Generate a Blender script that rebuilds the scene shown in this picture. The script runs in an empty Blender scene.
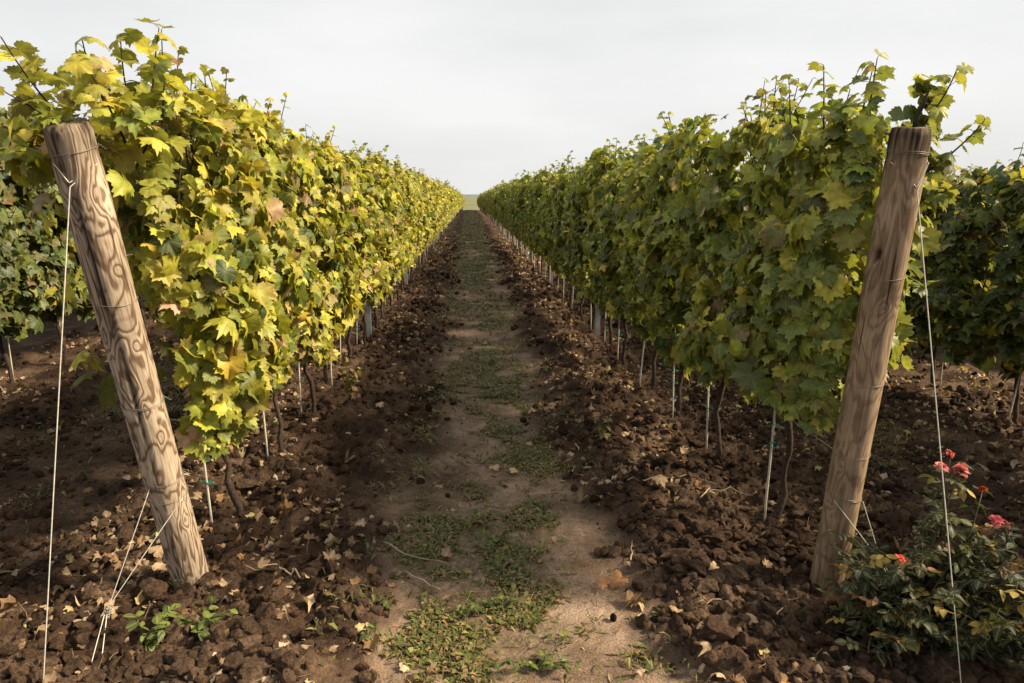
import bpy, math
import numpy as np
from mathutils import Vector, Matrix

# ------------------------------------------------------------------ camera, sky, sun, exposure
S = bpy.context.scene
COL = S.collection
H_CAM = 1.65
PITCH = math.atan(144.5 / 700)
YAW = 0.0587
cd = bpy.data.cameras.new('camera')
cam = bpy.data.objects.new('camera', cd)
COL.objects.link(cam)
cam.location = (0, 0, H_CAM)
cam.rotation_euler = (math.pi / 2 - PITCH, 0, -YAW)
cd.sensor_width = 36
cd.lens = 700 / 1024 * 36
cd.clip_start = 0.05
cd.clip_end = 12000
S.camera = cam

SUN_EL, SUN_AZ = 37.5, 98.0          # azimuth clockwise from +Y (the row direction)
world = bpy.data.worlds.new('World')
S.world = world
world.use_nodes = True
wt = world.node_tree
wt.nodes.clear()
wo = wt.nodes.new('ShaderNodeOutputWorld')
bg = wt.nodes.new('ShaderNodeBackground')
sky = wt.nodes.new('ShaderNodeTexSky')
sky.sky_type = 'NISHITA'
sky.sun_disc = False
sky.sun_elevation = math.radians(SUN_EL)
sky.sun_rotation = math.radians(SUN_AZ)
sky.air_density = 1.0
sky.dust_density = 3.0
tc = wt.nodes.new('ShaderNodeTexCoord')
mp = wt.nodes.new('ShaderNodeMapping')
mp.inputs['Scale'].default_value = (1.0, 1.0, 4.0)
cn = wt.nodes.new('ShaderNodeTexNoise')
cn.inputs['Scale'].default_value = 1.6
cn.inputs['Detail'].default_value = 5
cn.inputs['Roughness'].default_value = 0.5
cr = wt.nodes.new('ShaderNodeValToRGB')
cr.color_ramp.elements[0].position = 0.3
cr.color_ramp.elements[0].color = (4.15, 4.17, 4.15, 1)
cr.color_ramp.elements[1].position = 0.7
cr.color_ramp.elements[1].color = (5.45, 5.41, 5.32, 1)
mx = wt.nodes.new('ShaderNodeMix')
mx.data_type = 'RGBA'
mx.inputs[0].default_value = 0.93     # thin even overcast veils most of the blue
wt.links.new(tc.outputs['Generated'], mp.inputs['Vector'])
wt.links.new(mp.outputs['Vector'], cn.inputs['Vector'])
wt.links.new(cn.outputs['Fac'], cr.inputs['Fac'])
wt.links.new(sky.outputs['Color'], mx.inputs[6])
wt.links.new(cr.outputs['Color'], mx.inputs[7])
wt.links.new(mx.outputs[2], bg.inputs['Color'])
bg.inputs['Strength'].default_value = 0.083
wt.links.new(bg.outputs[0], wo.inputs['Surface'])

sd = bpy.data.lights.new('sun', 'SUN')
sun = bpy.data.objects.new('sun', sd)
COL.objects.link(sun)
sd.energy = 5.0
sd.angle = math.radians(11)
sd.color = (1.0, 0.83, 0.58)
az, el = math.radians(SUN_AZ), math.radians(SUN_EL)
sdir = Vector((math.sin(az) * math.cos(el), math.cos(az) * math.cos(el), math.sin(el)))
sun.rotation_euler = sdir.to_track_quat('Z', 'Y').to_euler()
sun.location = sdir * 50

S.view_settings.view_transform = 'Standard'
S.view_settings.look = 'None'
S.view_settings.gamma = 1
S.view_settings.exposure = 1.1
S.view_settings.use_curve_mapping = False
S.cycles.max_bounces = 6
S.cycles.diffuse_bounces = 3
S.cycles.transmission_bounces = 4

rng = np.random.default_rng(7)
ROW_L, ROW_R, SIDE_L, SIDE_R = -1.20, 1.50, -3.90, 3.90
ROWS = np.array([SIDE_L - 2.7, SIDE_L, ROW_L, ROW_R, SIDE_R, SIDE_R + 2.6])
ROW_END = 112.0

# ------------------------------------------------------------------ helpers
def hash2(i, j, k=0):
    n = (i.astype(np.int64) * 374761393 + j.astype(np.int64) * 668265263 + k * 2147483647) & 0xffffffff
    n = ((n ^ (n >> 13)) * 1274126177) & 0xffffffff
    return ((n ^ (n >> 16)) & 0xffff) / 65535.0

def vnoise(x, y, k=0):
    i, j = np.floor(x), np.floor(y)
    u, v = x - i, y - j
    u, v = u * u * (3 - 2 * u), v * v * (3 - 2 * v)
    a, b = hash2(i, j, k), hash2(i + 1, j, k)
    c, d = hash2(i, j + 1, k), hash2(i + 1, j + 1, k)
    return (a * (1 - u) + b * u) * (1 - v) + (c * (1 - u) + d * u) * v

def fbm(x, y, k=0, o=4):
    s, a, t = 0, 0.5, 0
    for q in range(o):
        s = s + a * vnoise(x, y, k + q)
        t += a
        x, y, a = x * 2.03 + 11.3, y * 2.03 + 5.7, a * 0.5
    return s / t

def lumps(x, y, k=0):
    """rounded cell bumps: 0..1"""
    i, j = np.floor(x), np.floor(y)
    best = np.zeros_like(x)
    for a in (-1, 0, 1):
        for b in (-1, 0, 1):
            ci, cj = i + a, j + b
            px, py = ci + hash2(ci, cj, k), cj + hash2(ci, cj, k + 1)
            r = 0.35 + 0.45 * hash2(ci, cj, k + 2)
            d2 = ((x - px) ** 2 + (y - py) ** 2) / (r * r)
            best = np.maximum(best, np.sqrt(np.clip(1 - d2, 0, 1)) * r)
    return best

class MB:
    """collects triangles with point attributes, builds ONE mesh object"""
    def __init__(s):
        s.v, s.f, s.at, s.n = [], [], {}, 0
    def add(s, v, f, **at):
        v = np.asarray(v, float).reshape(-1, 3)
        f = np.asarray(f, int).reshape(-1, 3)
        s.v.append(v)
        s.f.append(f + s.n)
        for k, a in at.items():
            a = np.asarray(a, float)
            if a.ndim == 1 and k == 'col':
                a = np.tile(a, (len(v), 1))
            s.at.setdefault(k, []).append(a)
        s.n += len(v)
    def mesh(s, name, mats, smooth=True):
        me = bpy.data.meshes.new(name)
        V = np.concatenate(s.v)
        F = np.concatenate(s.f)
        me.vertices.add(len(V))
        me.vertices.foreach_set('co', V.astype(np.float32).ravel())
        me.loops.add(F.size)
        me.loops.foreach_set('vertex_index', F.ravel().astype(np.int32))
        me.polygons.add(len(F))
        me.polygons.foreach_set('loop_start', np.arange(0, F.size, 3, dtype=np.int32))
        me.polygons.foreach_set('use_smooth', np.full(len(F), smooth))
        for k, a in s.at.items():
            A = np.concatenate(a)
            if k == 'col':
                at = me.attributes.new('col', 'FLOAT_COLOR', 'POINT')
                at.data.foreach_set('color', np.hstack([A, np.ones((len(A), 1))]).astype(np.float32).ravel())
            else:
                at = me.attributes.new(k, 'FLOAT', 'POINT')
                at.data.foreach_set('value', A.astype(np.float32))
        for m in (mats if isinstance(mats, (list, tuple)) else [mats]):
            me.materials.append(m)
        me.update()
        me.validate()
        return me

def link(name, data, parent=None, loc=None):
    o = bpy.data.objects.new(name, data)
    COL.objects.link(o)
    if parent is not None:
        o.parent = parent
    if loc is not None:
        o.location = loc
    return o

def tag(o, label=None, cat=None, group=None, kind=None):
    if label: o['label'] = label
    if cat: o['category'] = cat
    if group: o['group'] = group
    if kind: o['kind'] = kind
    return o

def tube(mb, P, R, n=8, col=None, caps=True, **at):
    P = np.asarray(P, float)
    R = np.broadcast_to(np.asarray(R, float), (len(P),))
    T = np.gradient(P, axis=0)
    T /= np.linalg.norm(T, axis=1)[:, None] + 1e-9
    ref = np.array([1.0, 0, 0]) if abs(T[0, 0]) < 0.8 else np.array([0, 1.0, 0])
    V = []
    u = ref - T[0] * (ref @ T[0])
    for p, t, r in zip(P, T, R):
        u = u - t * (u @ t)
        u /= np.linalg.norm(u) + 1e-9
        w = np.cross(t, u)
        a = np.arange(n) * 2 * np.pi / n
        V.append(p + r * (np.cos(a)[:, None] * u + np.sin(a)[:, None] * w))
    V = np.concatenate(V)
    F = []
    for i in range(len(P) - 1):
        for j in range(n):
            a, b = i * n + j, i * n + (j + 1) % n
            F += [(a, b, b + n), (a, b + n, a + n)]
    if caps:
        V = np.vstack([V, P[0], P[-1]])
        c0, c1 = len(V) - 2, len(V) - 1
        e = (len(P) - 1) * n
        for j in range(n):
            F += [(c0, (j + 1) % n, j), (c1, e + j, e + (j + 1) % n)]
    kw = dict(at)
    if col is not None: kw['col'] = np.asarray(col)
    mb.add(V, F, **kw)

def ground_h(x, y):
    x, y = np.asarray(x, float), np.asarray(y, float)
    dr = np.min(np.abs(x[..., None] - ROWS), axis=-1)
    near_alley = np.abs(x - 0.08)
    wob = 0.26 * (fbm(x * 0.3 + 3, y * 0.9, 40, 3) - 0.5) * 2 + 0.30 * (fbm(x * 4.5, y * 4.0, 47, 3) - 0.5)
    path = np.clip((dr - 0.66 + wob) / 0.34, 0, 1)
    path = path * path * (3 - 2 * path)
    head = np.clip((1.9 - y) / 1.0, 0, 1)
    path = path * (1 - head * 0.3)
    inside = np.clip((6.8 - np.abs(x)) / 2, 0, 1) * np.clip((ROW_END + 2 - y) / 3, 0, 1)
    til = (1 - path) * inside
    lod = np.clip(1.4 - y / 55.0, 0.0, 1.0)
    lod2 = np.clip(1.6 - y / 14.0, 0.0, 1.0)
    h = 0.05 * (fbm(x * 0.9, y * 0.7, 1, 3) - 0.5)
    h = h + til * (0.012 + 0.075 * (fbm(x * 2.3, y * 2.0, 5, 3) - 0.42))
    h = h + til * lod * 0.065 * lumps(x * 6.5, y * 6.5, 10) * (0.4 + fbm(x * 1.7, y * 1.7, 60, 2))
    h = h + til * lod2 * 0.040 * lumps(x * 14 + 2.0 * fbm(x * 5, y * 5, 22, 2), y * 14, 20) * (0.3 + 1.2 * fbm(x * 3, y * 3, 61, 2))
    h = h + lod2 * ((0.006 + 0.040 * til) * (fbm(x * 30, y * 30, 30, 3) - 0.5) + 0.05 * til * (fbm(x * 9, y * 9, 36, 3) - 0.5))
    h = h + path * (0.022 * (fbm(x * 7, y * 7, 31, 3) - 0.5) + lod2 * 0.018 * np.abs(fbm(x * 24, y * 24, 37, 3) - 0.5))
    # soil banked up along the edge of the alley
    bank = np.exp(-((dr - 0.62) / 0.17) ** 2) * til
    h = h + 0.028 * bank * (0.4 + 1.1 * fbm(x, y * 1.1, 50, 2))
    return h, path * inside * np.where((x > ROW_L) & (x < ROW_R), 1.0, 0.22), inside

def dip(y):
    """the land falls away gently down the rows and rises again to the far field"""
    y = np.asarray(y, float)
    q = -0.00008 * np.clip(y - 40, 0, 90) ** 2
    return np.where(y < 130, q, np.interp(y, [130, 170, 230, 420, 700, 1200], [-0.65, -1.1, -1.4, -1.0, -0.4, 0.0]))

def gh(x, y):
    return float(ground_h(np.array([x]), np.array([y]))[0][0])

# ------------------------------------------------------------------ materials
def new_mat(name):
    m = bpy.data.materials.new(name)
    m.use_nodes = True
    nt = m.node_tree
    nt.nodes.clear()
    out = nt.nodes.new('ShaderNodeOutputMaterial')
    return m, nt, out

def N(nt, typ, **kw):
    n = nt.nodes.new(typ)
    for k, v in kw.items():
        if k.startswith('i_'):
            n.inputs[k[2:].replace('_', ' ')].default_value = v
        else:
            setattr(n, k, v)
    return n

def ramp(nt, fac, stops):
    r = nt.nodes.new('ShaderNodeValToRGB')
    e = r.color_ramp.elements
    while len(e) < len(stops): e.new(0.5)
    for q, (p, c) in zip(e, stops):
        q.position = p
        q.color = (*c, 1)
    nt.links.new(fac, r.inputs['Fac'])
    return r.outputs['Color']

def mixc(nt, fac, a, b, mode='MIX'):
    m = nt.nodes.new('ShaderNodeMix')
    m.data_type = 'RGBA'
    m.blend_type = mode
    for s, v in ((0, fac), (6, a), (7, b)):
        if hasattr(v, 'is_output') or hasattr(v, 'links'):
            nt.links.new(v, m.inputs[s])
        elif s == 0:
            m.inputs[0].default_value = v
        else:
            m.inputs[s].default_value = (*v, 1)
    return m.outputs[2]

def mth(nt, op, a, b=None, clamp=False):
    m = nt.nodes.new('ShaderNodeMath')
    m.operation = op
    m.use_clamp = clamp
    for s, v in ((0, a), (1, b)):
        if v is None: continue
        if hasattr(v, 'links'): nt.links.new(v, m.inputs[s])
        else: m.inputs[s].default_value = v
    return m.outputs[0]

def simple(name, col, rough=0.7, metal=0.0, var=0.25, scale=30, bump=0.0, spec=0.3):
    m, nt, out = new_mat(name)
    b = N(nt, 'ShaderNodeBsdfPrincipled')
    t = N(nt, 'ShaderNodeTexCoord')
    n = N(nt, 'ShaderNodeTexNoise', i_Scale=scale, i_Detail=4.0)
    nt.links.new(t.outputs['Object'], n.inputs['Vector'])
    c = ramp(nt, n.outputs['Fac'], [(0.3, tuple(x * (1 - var) for x in col)), (0.7, tuple(min(1, x * (1 + var)) for x in col))])
    nt.links.new(c, b.inputs['Base Color'])
    b.inputs['Roughness'].default_value = rough
    b.inputs['Metallic'].default_value = metal
    b.inputs['Specular IOR Level'].default_value = spec
    if bump:
        bp = N(nt, 'ShaderNodeBump', i_Strength=bump, i_Distance=0.004)
        nt.links.new(n.outputs['Fac'], bp.inputs['Height'])
        nt.links.new(bp.outputs[0], b.inputs['Normal'])
    nt.links.new(b.outputs[0], out.inputs[0])
    return m

def leaf_mat(name, trans=0.33, rough=0.5, spec=0.35, vein=True, under=0.25, glow=(1.5, 1.45, 0.55)):
    m, nt, out = new_mat(name)
    at = N(nt, 'ShaderNodeAttribute', attribute_name='col')
    col = at.outputs['Color']
    t = N(nt, 'ShaderNodeTexCoord')
    n = N(nt, 'ShaderNodeTexNoise', i_Scale=45.0, i_Detail=3.0)
    nt.links.new(t.outputs['Object'], n.inputs['Vector'])
    f = ramp(nt, n.outputs['Fac'], [(0.3, (0.72, 0.74, 0.72)), (0.7, (1.28, 1.22, 1.2))])
    col = mixc(nt, 1.0, col, f, 'MULTIPLY')
    if vein:
        va = N(nt, 'ShaderNodeAttribute', attribute_name='vein')
        vp = mth(nt, 'POWER', va.outputs['Fac'], 9.0)
        vp = mth(nt, 'MULTIPLY', vp, 0.4)
        col = mixc(nt, vp, col, (0.42, 0.42, 0.16))
    if under:
        ge = N(nt, 'ShaderNodeNewGeometry')
        u = mth(nt, 'MULTIPLY', ge.outputs['Backfacing'], under)
        col = mixc(nt, u, col, (0.30, 0.33, 0.20))
    b = N(nt, 'ShaderNodeBsdfPrincipled')
    nt.links.new(col, b.inputs['Base Color'])
    b.inputs['Roughness'].default_value = rough
    b.inputs['Specular IOR Level'].default_value = spec
    if vein:
        bp = N(nt, 'ShaderNodeBump', i_Strength=0.35, i_Distance=0.003)
        nt.links.new(n.outputs['Fac'], bp.inputs['Height'])
        nt.links.new(bp.outputs[0], b.inputs['Normal'])
    tr = N(nt, 'ShaderNodeBsdfTranslucent')
    tcol = mixc(nt, 1.0, col, glow, 'MULTIPLY')
    nt.links.new(tcol, tr.inputs['Color'])
    ms = N(nt, 'ShaderNodeMixShader')
    ms.inputs[0].default_value = trans
    nt.links.new(b.outputs[0], ms.inputs[1])
    nt.links.new(tr.outputs[0], ms.inputs[2])
    nt.links.new(ms.outputs[0], out.inputs[0])
    return m

def soil_nodes(nt, vec):
    n1 = N(nt, 'ShaderNodeTexNoise', i_Scale=3.0, i_Detail=6.0, i_Roughness=0.6)
    n2 = N(nt, 'ShaderNodeTexNoise', i_Scale=70.0, i_Detail=5.0, i_Roughness=0.7)
    nt.links.new(vec, n1.inputs['Vector'])
    nt.links.new(vec, n2.inputs['Vector'])
    c = ramp(nt, n1.outputs['Fac'], [(0.3, (0.018, 0.0108, 0.0068)), (0.48, (0.045, 0.0275, 0.0175)), (0.68, (0.115, 0.076, 0.050))])
    s = ramp(nt, n2.outputs['Fac'], [(0.32, (0.4, 0.4, 0.4)), (0.68, (1.65, 1.62, 1.6))])
    return mixc(nt, 1.0, c, s, 'MULTIPLY'), n2

def ground_mat():
    m, nt, out = new_mat('tilled_soil_and_path')
    t = N(nt, 'ShaderNodeTexCoord')
    vec = t.outputs['Object']
    soil, n2 = soil_nodes(nt, vec)
    pa = N(nt, 'ShaderNodeAttribute', attribute_name='path')
    n3 = N(nt, 'ShaderNodeTexNoise', i_Scale=2.2, i_Detail=7.0, i_Roughness=0.65)
    nt.links.new(vec, n3.inputs['Vector'])
    dry = ramp(nt, n3.outputs['Fac'], [(0.3, (0.090, 0.060, 0.041)), (0.48, (0.215, 0.150, 0.108)), (0.68, (0.38, 0.28, 0.21))])
    n4 = N(nt, 'ShaderNodeTexNoise', i_Scale=120.0, i_Detail=3.0, i_Roughness=0.7)
    nt.links.new(vec, n4.inputs['Vector'])
    sp = ramp(nt, n4.outputs['Fac'], [(0.35, (0.6, 0.58, 0.55)), (0.65, (1.3, 1.3, 1.3))])
    dry = mixc(nt, 1.0, dry, sp, 'MULTIPLY')
    pm = mth(nt, 'SUBTRACT', mth(nt, 'ADD', pa.outputs['Fac'], mth(nt, 'MULTIPLY', n3.outputs['Fac'], 0.8)), 0.45, True)
    pm = mth(nt, 'MULTIPLY', pm, pa.outputs['Fac'], True)
    col = mixc(nt, pm, soil, dry)
    # worn turf: matted stems and moss between the weeds
    gr = N(nt, 'ShaderNodeAttribute', attribute_name='turf')
    n5 = N(nt, 'ShaderNodeTexNoise', i_Scale=26.0, i_Detail=5.0, i_Roughness=0.75)
    nt.links.new(vec, n5.inputs['Vector'])
    gm = mth(nt, 'MULTIPLY', gr.outputs['Fac'], ramp(nt, n5.outputs['Fac'], [(0.42, (0, 0, 0)), (0.6, (1, 1, 1))]), True)
    col = mixc(nt, mth(nt, 'MULTIPLY', gm, 0.75), col, (0.060, 0.058, 0.022))
    fa = N(nt, 'ShaderNodeAttribute', attribute_name='field')
    n6 = N(nt, 'ShaderNodeTexNoise', i_Scale=0.02, i_Detail=4.0)
    nt.links.new(vec, n6.inputs['Vector'])
    fc = ramp(nt, n6.outputs['Fac'], [(0.35, (0.115, 0.125, 0.065)), (0.65, (0.17, 0.165, 0.095))])
    col = mixc(nt, fa.outputs['Fac'], col, fc)
    b = N(nt, 'ShaderNodeBsdfPrincipled', i_Roughness=0.95)
    b.inputs['Specular IOR Level'].default_value = 0.12
    nt.links.new(col, b.inputs['Base Color'])
    bp = N(nt, 'ShaderNodeBump', i_Strength=0.9, i_Distance=0.012)
    nt.links.new(n2.outputs['Fac'], bp.inputs['Height'])
    nt.links.new(bp.outputs[0], b.inputs['Normal'])
    nt.links.new(b.outputs[0], out.inputs[0])
    return m

def clod_mat():
    m, nt, out = new_mat('clod_soil')
    t = N(nt, 'ShaderNodeTexCoord')
    soil, n2 = soil_nodes(nt, t.outputs['Object'])
    at = N(nt, 'ShaderNodeAttribute', attribute_name='col')
    col = mixc(nt, 1.0, soil, at.outputs['Color'], 'MULTIPLY')
    b = N(nt, 'ShaderNodeBsdfPrincipled', i_Roughness=0.95)
    b.inputs['Specular IOR Level'].default_value = 0.12
    nt.links.new(col, b.inputs['Base Color'])
    bp = N(nt, 'ShaderNodeBump', i_Strength=1.0, i_Distance=0.01)
    nt.links.new(n2.outputs['Fac'], bp.inputs['Height'])
    nt.links.new(bp.outputs[0], b.inputs['Normal'])
    nt.links.new(b.outputs[0], out.inputs[0])
    return m

def post_mat(name, pale, mid, dark, freq, crack=None, knots=()):
    """weathered round post: growth-ring figure drawn as contours of a stretched noise"""
    m, nt, out = new_mat(name)
    t = N(nt, 'ShaderNodeTexCoord')
    mp = N(nt, 'ShaderNodeMapping')
    mp.inputs['Scale'].default_value = (9.0, 9.0, 2.6)
    nt.links.new(t.outputs['Object'], mp.inputs['Vector'])
    n = N(nt, 'ShaderNodeTexNoise', i_Scale=1.0, i_Detail=3.4, i_Roughness=0.46, i_Distortion=0.5)
    nt.links.new(mp.outputs[0], n.inputs['Vector'])
    field = mth(nt, 'MULTIPLY', n.outputs['Fac'], freq)
    sep = N(nt, 'ShaderNodeSeparateXYZ')
    nt.links.new(t.outputs['Object'], sep.inputs[0])
    for (kx, ky, kz, ks) in knots:        # knots pull the rings into whorls
        v = N(nt, 'ShaderNodeVectorMath', operation='SUBTRACT')
        nt.links.new(t.outputs['Object'], v.inputs[0])
        v.inputs[1].default_value = (kx, ky, kz)
        v2 = N(nt, 'ShaderNodeVectorMath', operation='MULTIPLY')
        nt.links.new(v.outputs[0], v2.inputs[0])
        v2.inputs[1].default_value = (1.25, 1.25, 0.8)
        ln = N(nt, 'ShaderNodeVectorMath', operation='LENGTH')
        nt.links.new(v2.outputs[0], ln.inputs[0])
        q = mth(nt, 'DIVIDE', ln.outputs['Value'], ks)
        e = mth(nt, 'POWER', 2.718, mth(nt, 'MULTIPLY', mth(nt, 'MULTIPLY', q, q), -1.0))
        field = mth(nt, 'ADD', field, mth(nt, 'MULTIPLY', e, 10.0))
    s = mth(nt, 'SINE', field)
    s = mth(nt, 'ADD', mth(nt, 'MULTIPLY', s, 0.5), 0.5)
    # fine fibres along the post
    mp2 = N(nt, 'ShaderNodeMapping')
    mp2.inputs['Scale'].default_value = (150.0, 150.0, 5.0)
    nt.links.new(t.outputs['Object'], mp2.inputs['Vector'])
    nf = N(nt, 'ShaderNodeTexNoise', i_Scale=1.0, i_Detail=4.0, i_Roughness=0.65)
    nt.links.new(mp2.outputs[0], nf.inputs['Vector'])
    col = ramp(nt, s, [(0.10, pale), (0.62, mid), (0.92, dark)])
    fib = ramp(nt, nf.outputs['Fac'], [(0.3, (0.6, 0.58, 0.56)), (0.65, (1.2, 1.18, 1.15))])
    col = mixc(nt, 1.0, col, fib, 'MULTIPLY')
    nl = N(nt, 'ShaderNodeTexNoise', i_Scale=5.0, i_Detail=4.0)
    nt.links.new(t.outputs['Object'], nl.inputs['Vector'])
    col = mixc(nt, 1.0, col, ramp(nt, nl.outputs['Fac'], [(0.3, (0.68, 0.66, 0.64)), (0.7, (1.12, 1.12, 1.12))]), 'MULTIPLY')
    # drying cracks along the grain
    mp3 = N(nt, 'ShaderNodeMapping')
    mp3.inputs['Scale'].default_value = (42.0, 42.0, 1.6)
    nt.links.new(t.outputs['Object'], mp3.inputs['Vector'])
    nk = N(nt, 'ShaderNodeTexNoise', i_Scale=1.0, i_Detail=2.0, i_Roughness=0.5)
    nt.links.new(mp3.outputs[0], nk.inputs['Vector'])
    ck = ramp(nt, nk.outputs['Fac'], [(0.30, (0.25, 0.22, 0.2)), (0.345, (1, 1, 1))])
    col = mixc(nt, 1.0, col, ck, 'MULTIPLY')
    dk = N(nt, 'ShaderNodeAttribute', attribute_name='dark')
    col = mixc(nt, dk.outputs['Fac'], col, (0.014, 0.010, 0.008))
    b = N(nt, 'ShaderNodeBsdfPrincipled', i_Roughness=0.85)
    b.inputs['Specular IOR Level'].default_value = 0.2
    nt.links.new(col, b.inputs['Base Color'])
    hgt = mth(nt, 'ADD', mth(nt, 'MULTIPLY', s, -0.5), nf.outputs['Fac'])
    bp = N(nt, 'ShaderNodeBump', i_Strength=0.5, i_Distance=0.004)
    nt.links.new(hgt, bp.inputs['Height'])
    nt.links.new(bp.outputs[0], b.inputs['Normal'])
    nt.links.new(b.outputs[0], out.inputs[0])
    return m

M_LEAF = leaf_mat('vine_leaf')
M_LITTER = leaf_mat('dry_leaf', trans=0.15, rough=0.8, spec=0.1, under=0.0)
M_GRASS = leaf_mat('grass_blade', trans=0.25, vein=False, under=0.0, spec=0.2)
M_ROSE_LEAF = leaf_mat('rose_leaf', trans=0.2, rough=0.55, spec=0.25, under=0.2)
M_PETAL = leaf_mat('rose_petal', trans=0.3, glow=(1.1, 1.0, 1.0), vein=False, under=0.0, rough=0.6)
M_BARK = simple('vine_bark', (0.045, 0.030, 0.022), 0.9, var=0.5, scale=60, bump=1.0)
M_STAKE = simple('pale_cane', (0.46, 0.42, 0.35), 0.6, var=0.25, scale=25)
M_TIE = simple('green_tie', (0.01, 0.14, 0.10), 0.5)
M_TIEB = simple('blue_tie', (0.03, 0.16, 0.50), 0.5)
M_STEEL = simple('galvanised_steel', (0.40, 0.43, 0.46), 0.45, 0.7, var=0.2, scale=12)
M_WIRE = simple('galvanised_wire', (0.22, 0.20, 0.18), 0.5, 0.5, var=0.2)
M_CORD = simple('pale_cord', (0.50, 0.47, 0.41), 0.7, var=0.2, scale=80)
M_IRON = simple('rusty_iron', (0.035, 0.025, 0.022), 0.8, 0.3)
M_TWIG = simple('dry_twig', (0.30, 0.23, 0.16), 0.9, var=0.4, scale=9)
M_STEM = simple('rose_stem', (0.07, 0.065, 0.03), 0.7, var=0.3)
M_GROUND = ground_mat()
M_CLOD = clod_mat()
M_STRAW = leaf_mat('straw', trans=0.0, vein=False, under=0.0, rough=0.8, spec=0.1)

# ------------------------------------------------------------------ ground: one sheet to the horizon
xs = np.concatenate([[-6000, -2500, -1000, -400, -150, -60, -30, -18, -12, -9, -7.5],
                     np.arange(-6.5, -2.6, 0.05), np.arange(-2.6, 3.0, 0.0145), np.arange(3.0, 6.6, 0.05),
                     [7.5, 9, 12, 18, 30, 60, 150, 400, 1000, 2500, 6000]])
ys = [-400.0, -60, -15, -6, -3, -1.5, -0.5]
y = 0.0
while y < 1.5:
    ys.append(y); y += 0.06
while y < 130:
    ys.append(y); y += max(0.0135, 0.0062 * y)
ys += [140, 155, 170, 200, 230, 320, 420, 550, 700, 1000, 1600, 2600, 4500, 9000]
ys = np.array(ys)
X, Y = np.meshgrid(xs, ys)
Hh, PATH, INS = ground_h(X, Y)
far = np.clip((np.hypot(X, Y) - 150) / 400, 0, 1)
Hh = Hh * (np.abs(X) < 9) * (Y < 125) + dip(Y)
turf = PATH * np.clip((fbm(X * 1.5, Y * 1.2, 70, 4) - 0.40) * 5, 0, 1) * np.exp(-((np.minimum(np.abs(X - 0.1), np.minimum(np.abs(X + 2.55), np.abs(X - 2.7)))) / 0.36) ** 2)
field = np.clip((Y - 116) / 6, 0, 1)
field = np.maximum(field, np.clip((np.abs(X) - 60) / 60, 0, 1))
ny, nx = X.shape
idx = np.arange(nx * ny).reshape(ny, nx)
a, b, c, d = idx[:-1, :-1].ravel(), idx[:-1, 1:].ravel(), idx[1:, 1:].ravel(), idx[1:, :-1].ravel()
mb = MB()
mb.add(np.stack([X, Y, Hh], -1).reshape(-1, 3), np.concatenate([np.stack([a, b, c], 1), np.stack([a, c, d], 1)]),
       path=PATH.ravel(), turf=turf.ravel(), field=field.ravel())
tag(link('ground', mb.mesh('ground', M_GROUND)), kind='structure')

# distant hill line with woods beyond the field, haze put into its bluish colour
mb = MB()
hx = np.linspace(-2600, 2600, 160)
V, F = [], []
for k, (dy, hz) in enumerate([(0, -2), (250, 0.75), (900, 0.9), (1500, -3)]):
    for xx in hx:
        z = hz * (0.6 + 0.7 * float(vnoise(np.array([xx / 300 + 50]), np.array([k * 0.3]))[0])) * 19 if hz > 0 else hz
        V.append((xx, 2200 + dy, z))
n = len(hx)
for k in range(3):
    for i in range(n - 1):
        p = k * n + i
        F += [(p, p + 1, p + n + 1), (p, p + n + 1, p + n)]
mb.add(V, F)
tag(link('hills', mb.mesh('hills', simple('far_hill_hazed', (0.11, 0.14, 0.135), 0.95, scale=0.01))), kind='structure')

# ------------------------------------------------------------------ leaf shapes
def grape_template(nhalf, rings):
    key = np.array([[0, 1.0], [0.14, 0.93], [0.30, 0.83], [0.47, 0.69], [0.62, 0.79], [0.88, 0.94], [1.12, 0.87], [1.36, 0.71], [1.56, 0.79], [1.86, 0.87], [2.25, 0.82], [2.62, 0.74], [2.92, 0.50], [3.10, 0.08]])
    th = np.linspace(0, 3.10, nhalf)
    # keep lobe tips sampled
    for tip in (0.88, 1.86):
        th[np.argmin(abs(th - tip))] = tip
    r = np.interp(th, key[:, 0], key[:, 1])
    if nhalf > 10:
        tooth = np.where(np.arange(nhalf) % 2 == 0, 1.05, 0.92)
        for tip in (0, 0.88, 1.86):
            tooth[np.argmin(abs(th - tip))] = 1.08
        tooth[-2:] = 1
        r = r * tooth
    vn = np.maximum.reduce([1 - abs(th - q) / 0.22 for q in (0, 0.88, 1.86)])
    vn = np.clip(vn, 0, 1)
    T = np.concatenate([-th[::-1][:-1], th])        # from -3.1 .. 3.1
    Rr = np.concatenate([r[::-1][:-1], r])
    Vn = np.concatenate([vn[::-1][:-1], vn])
    n = len(T)
    V, vein, edge = [np.zeros(3)], [1.0], [0.0]
    for q in rings:
        sm = Rr if q == 1 else Rr * 0.55 + 0.45 * Rr.mean() * (0.75 + 0.25 * np.cos(T))
        sm = np.minimum(sm, Rr * 1.35)
        V += [np.array([np.sin(t) * rr * q, np.cos(t) * rr * q, 0]) for t, rr in zip(T, sm)]
        vein += list(Vn)
        edge += [q] * n
    F = []
    for i in range(n - 1):
        F.append((0, 1 + i, 2 + i))
    for k in range(len(rings) - 1):
        o = 1 + k * n
        for i in range(n - 1):
            F += [(o + i, o + n + i, o + n + i + 1), (o + i, o + n + i + 1, o + i + 1)]
    F = np.array(F)[:, ::-1]     # front face looks to +Z
    return np.array(V), F, np.array(vein), np.array(edge)

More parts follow.
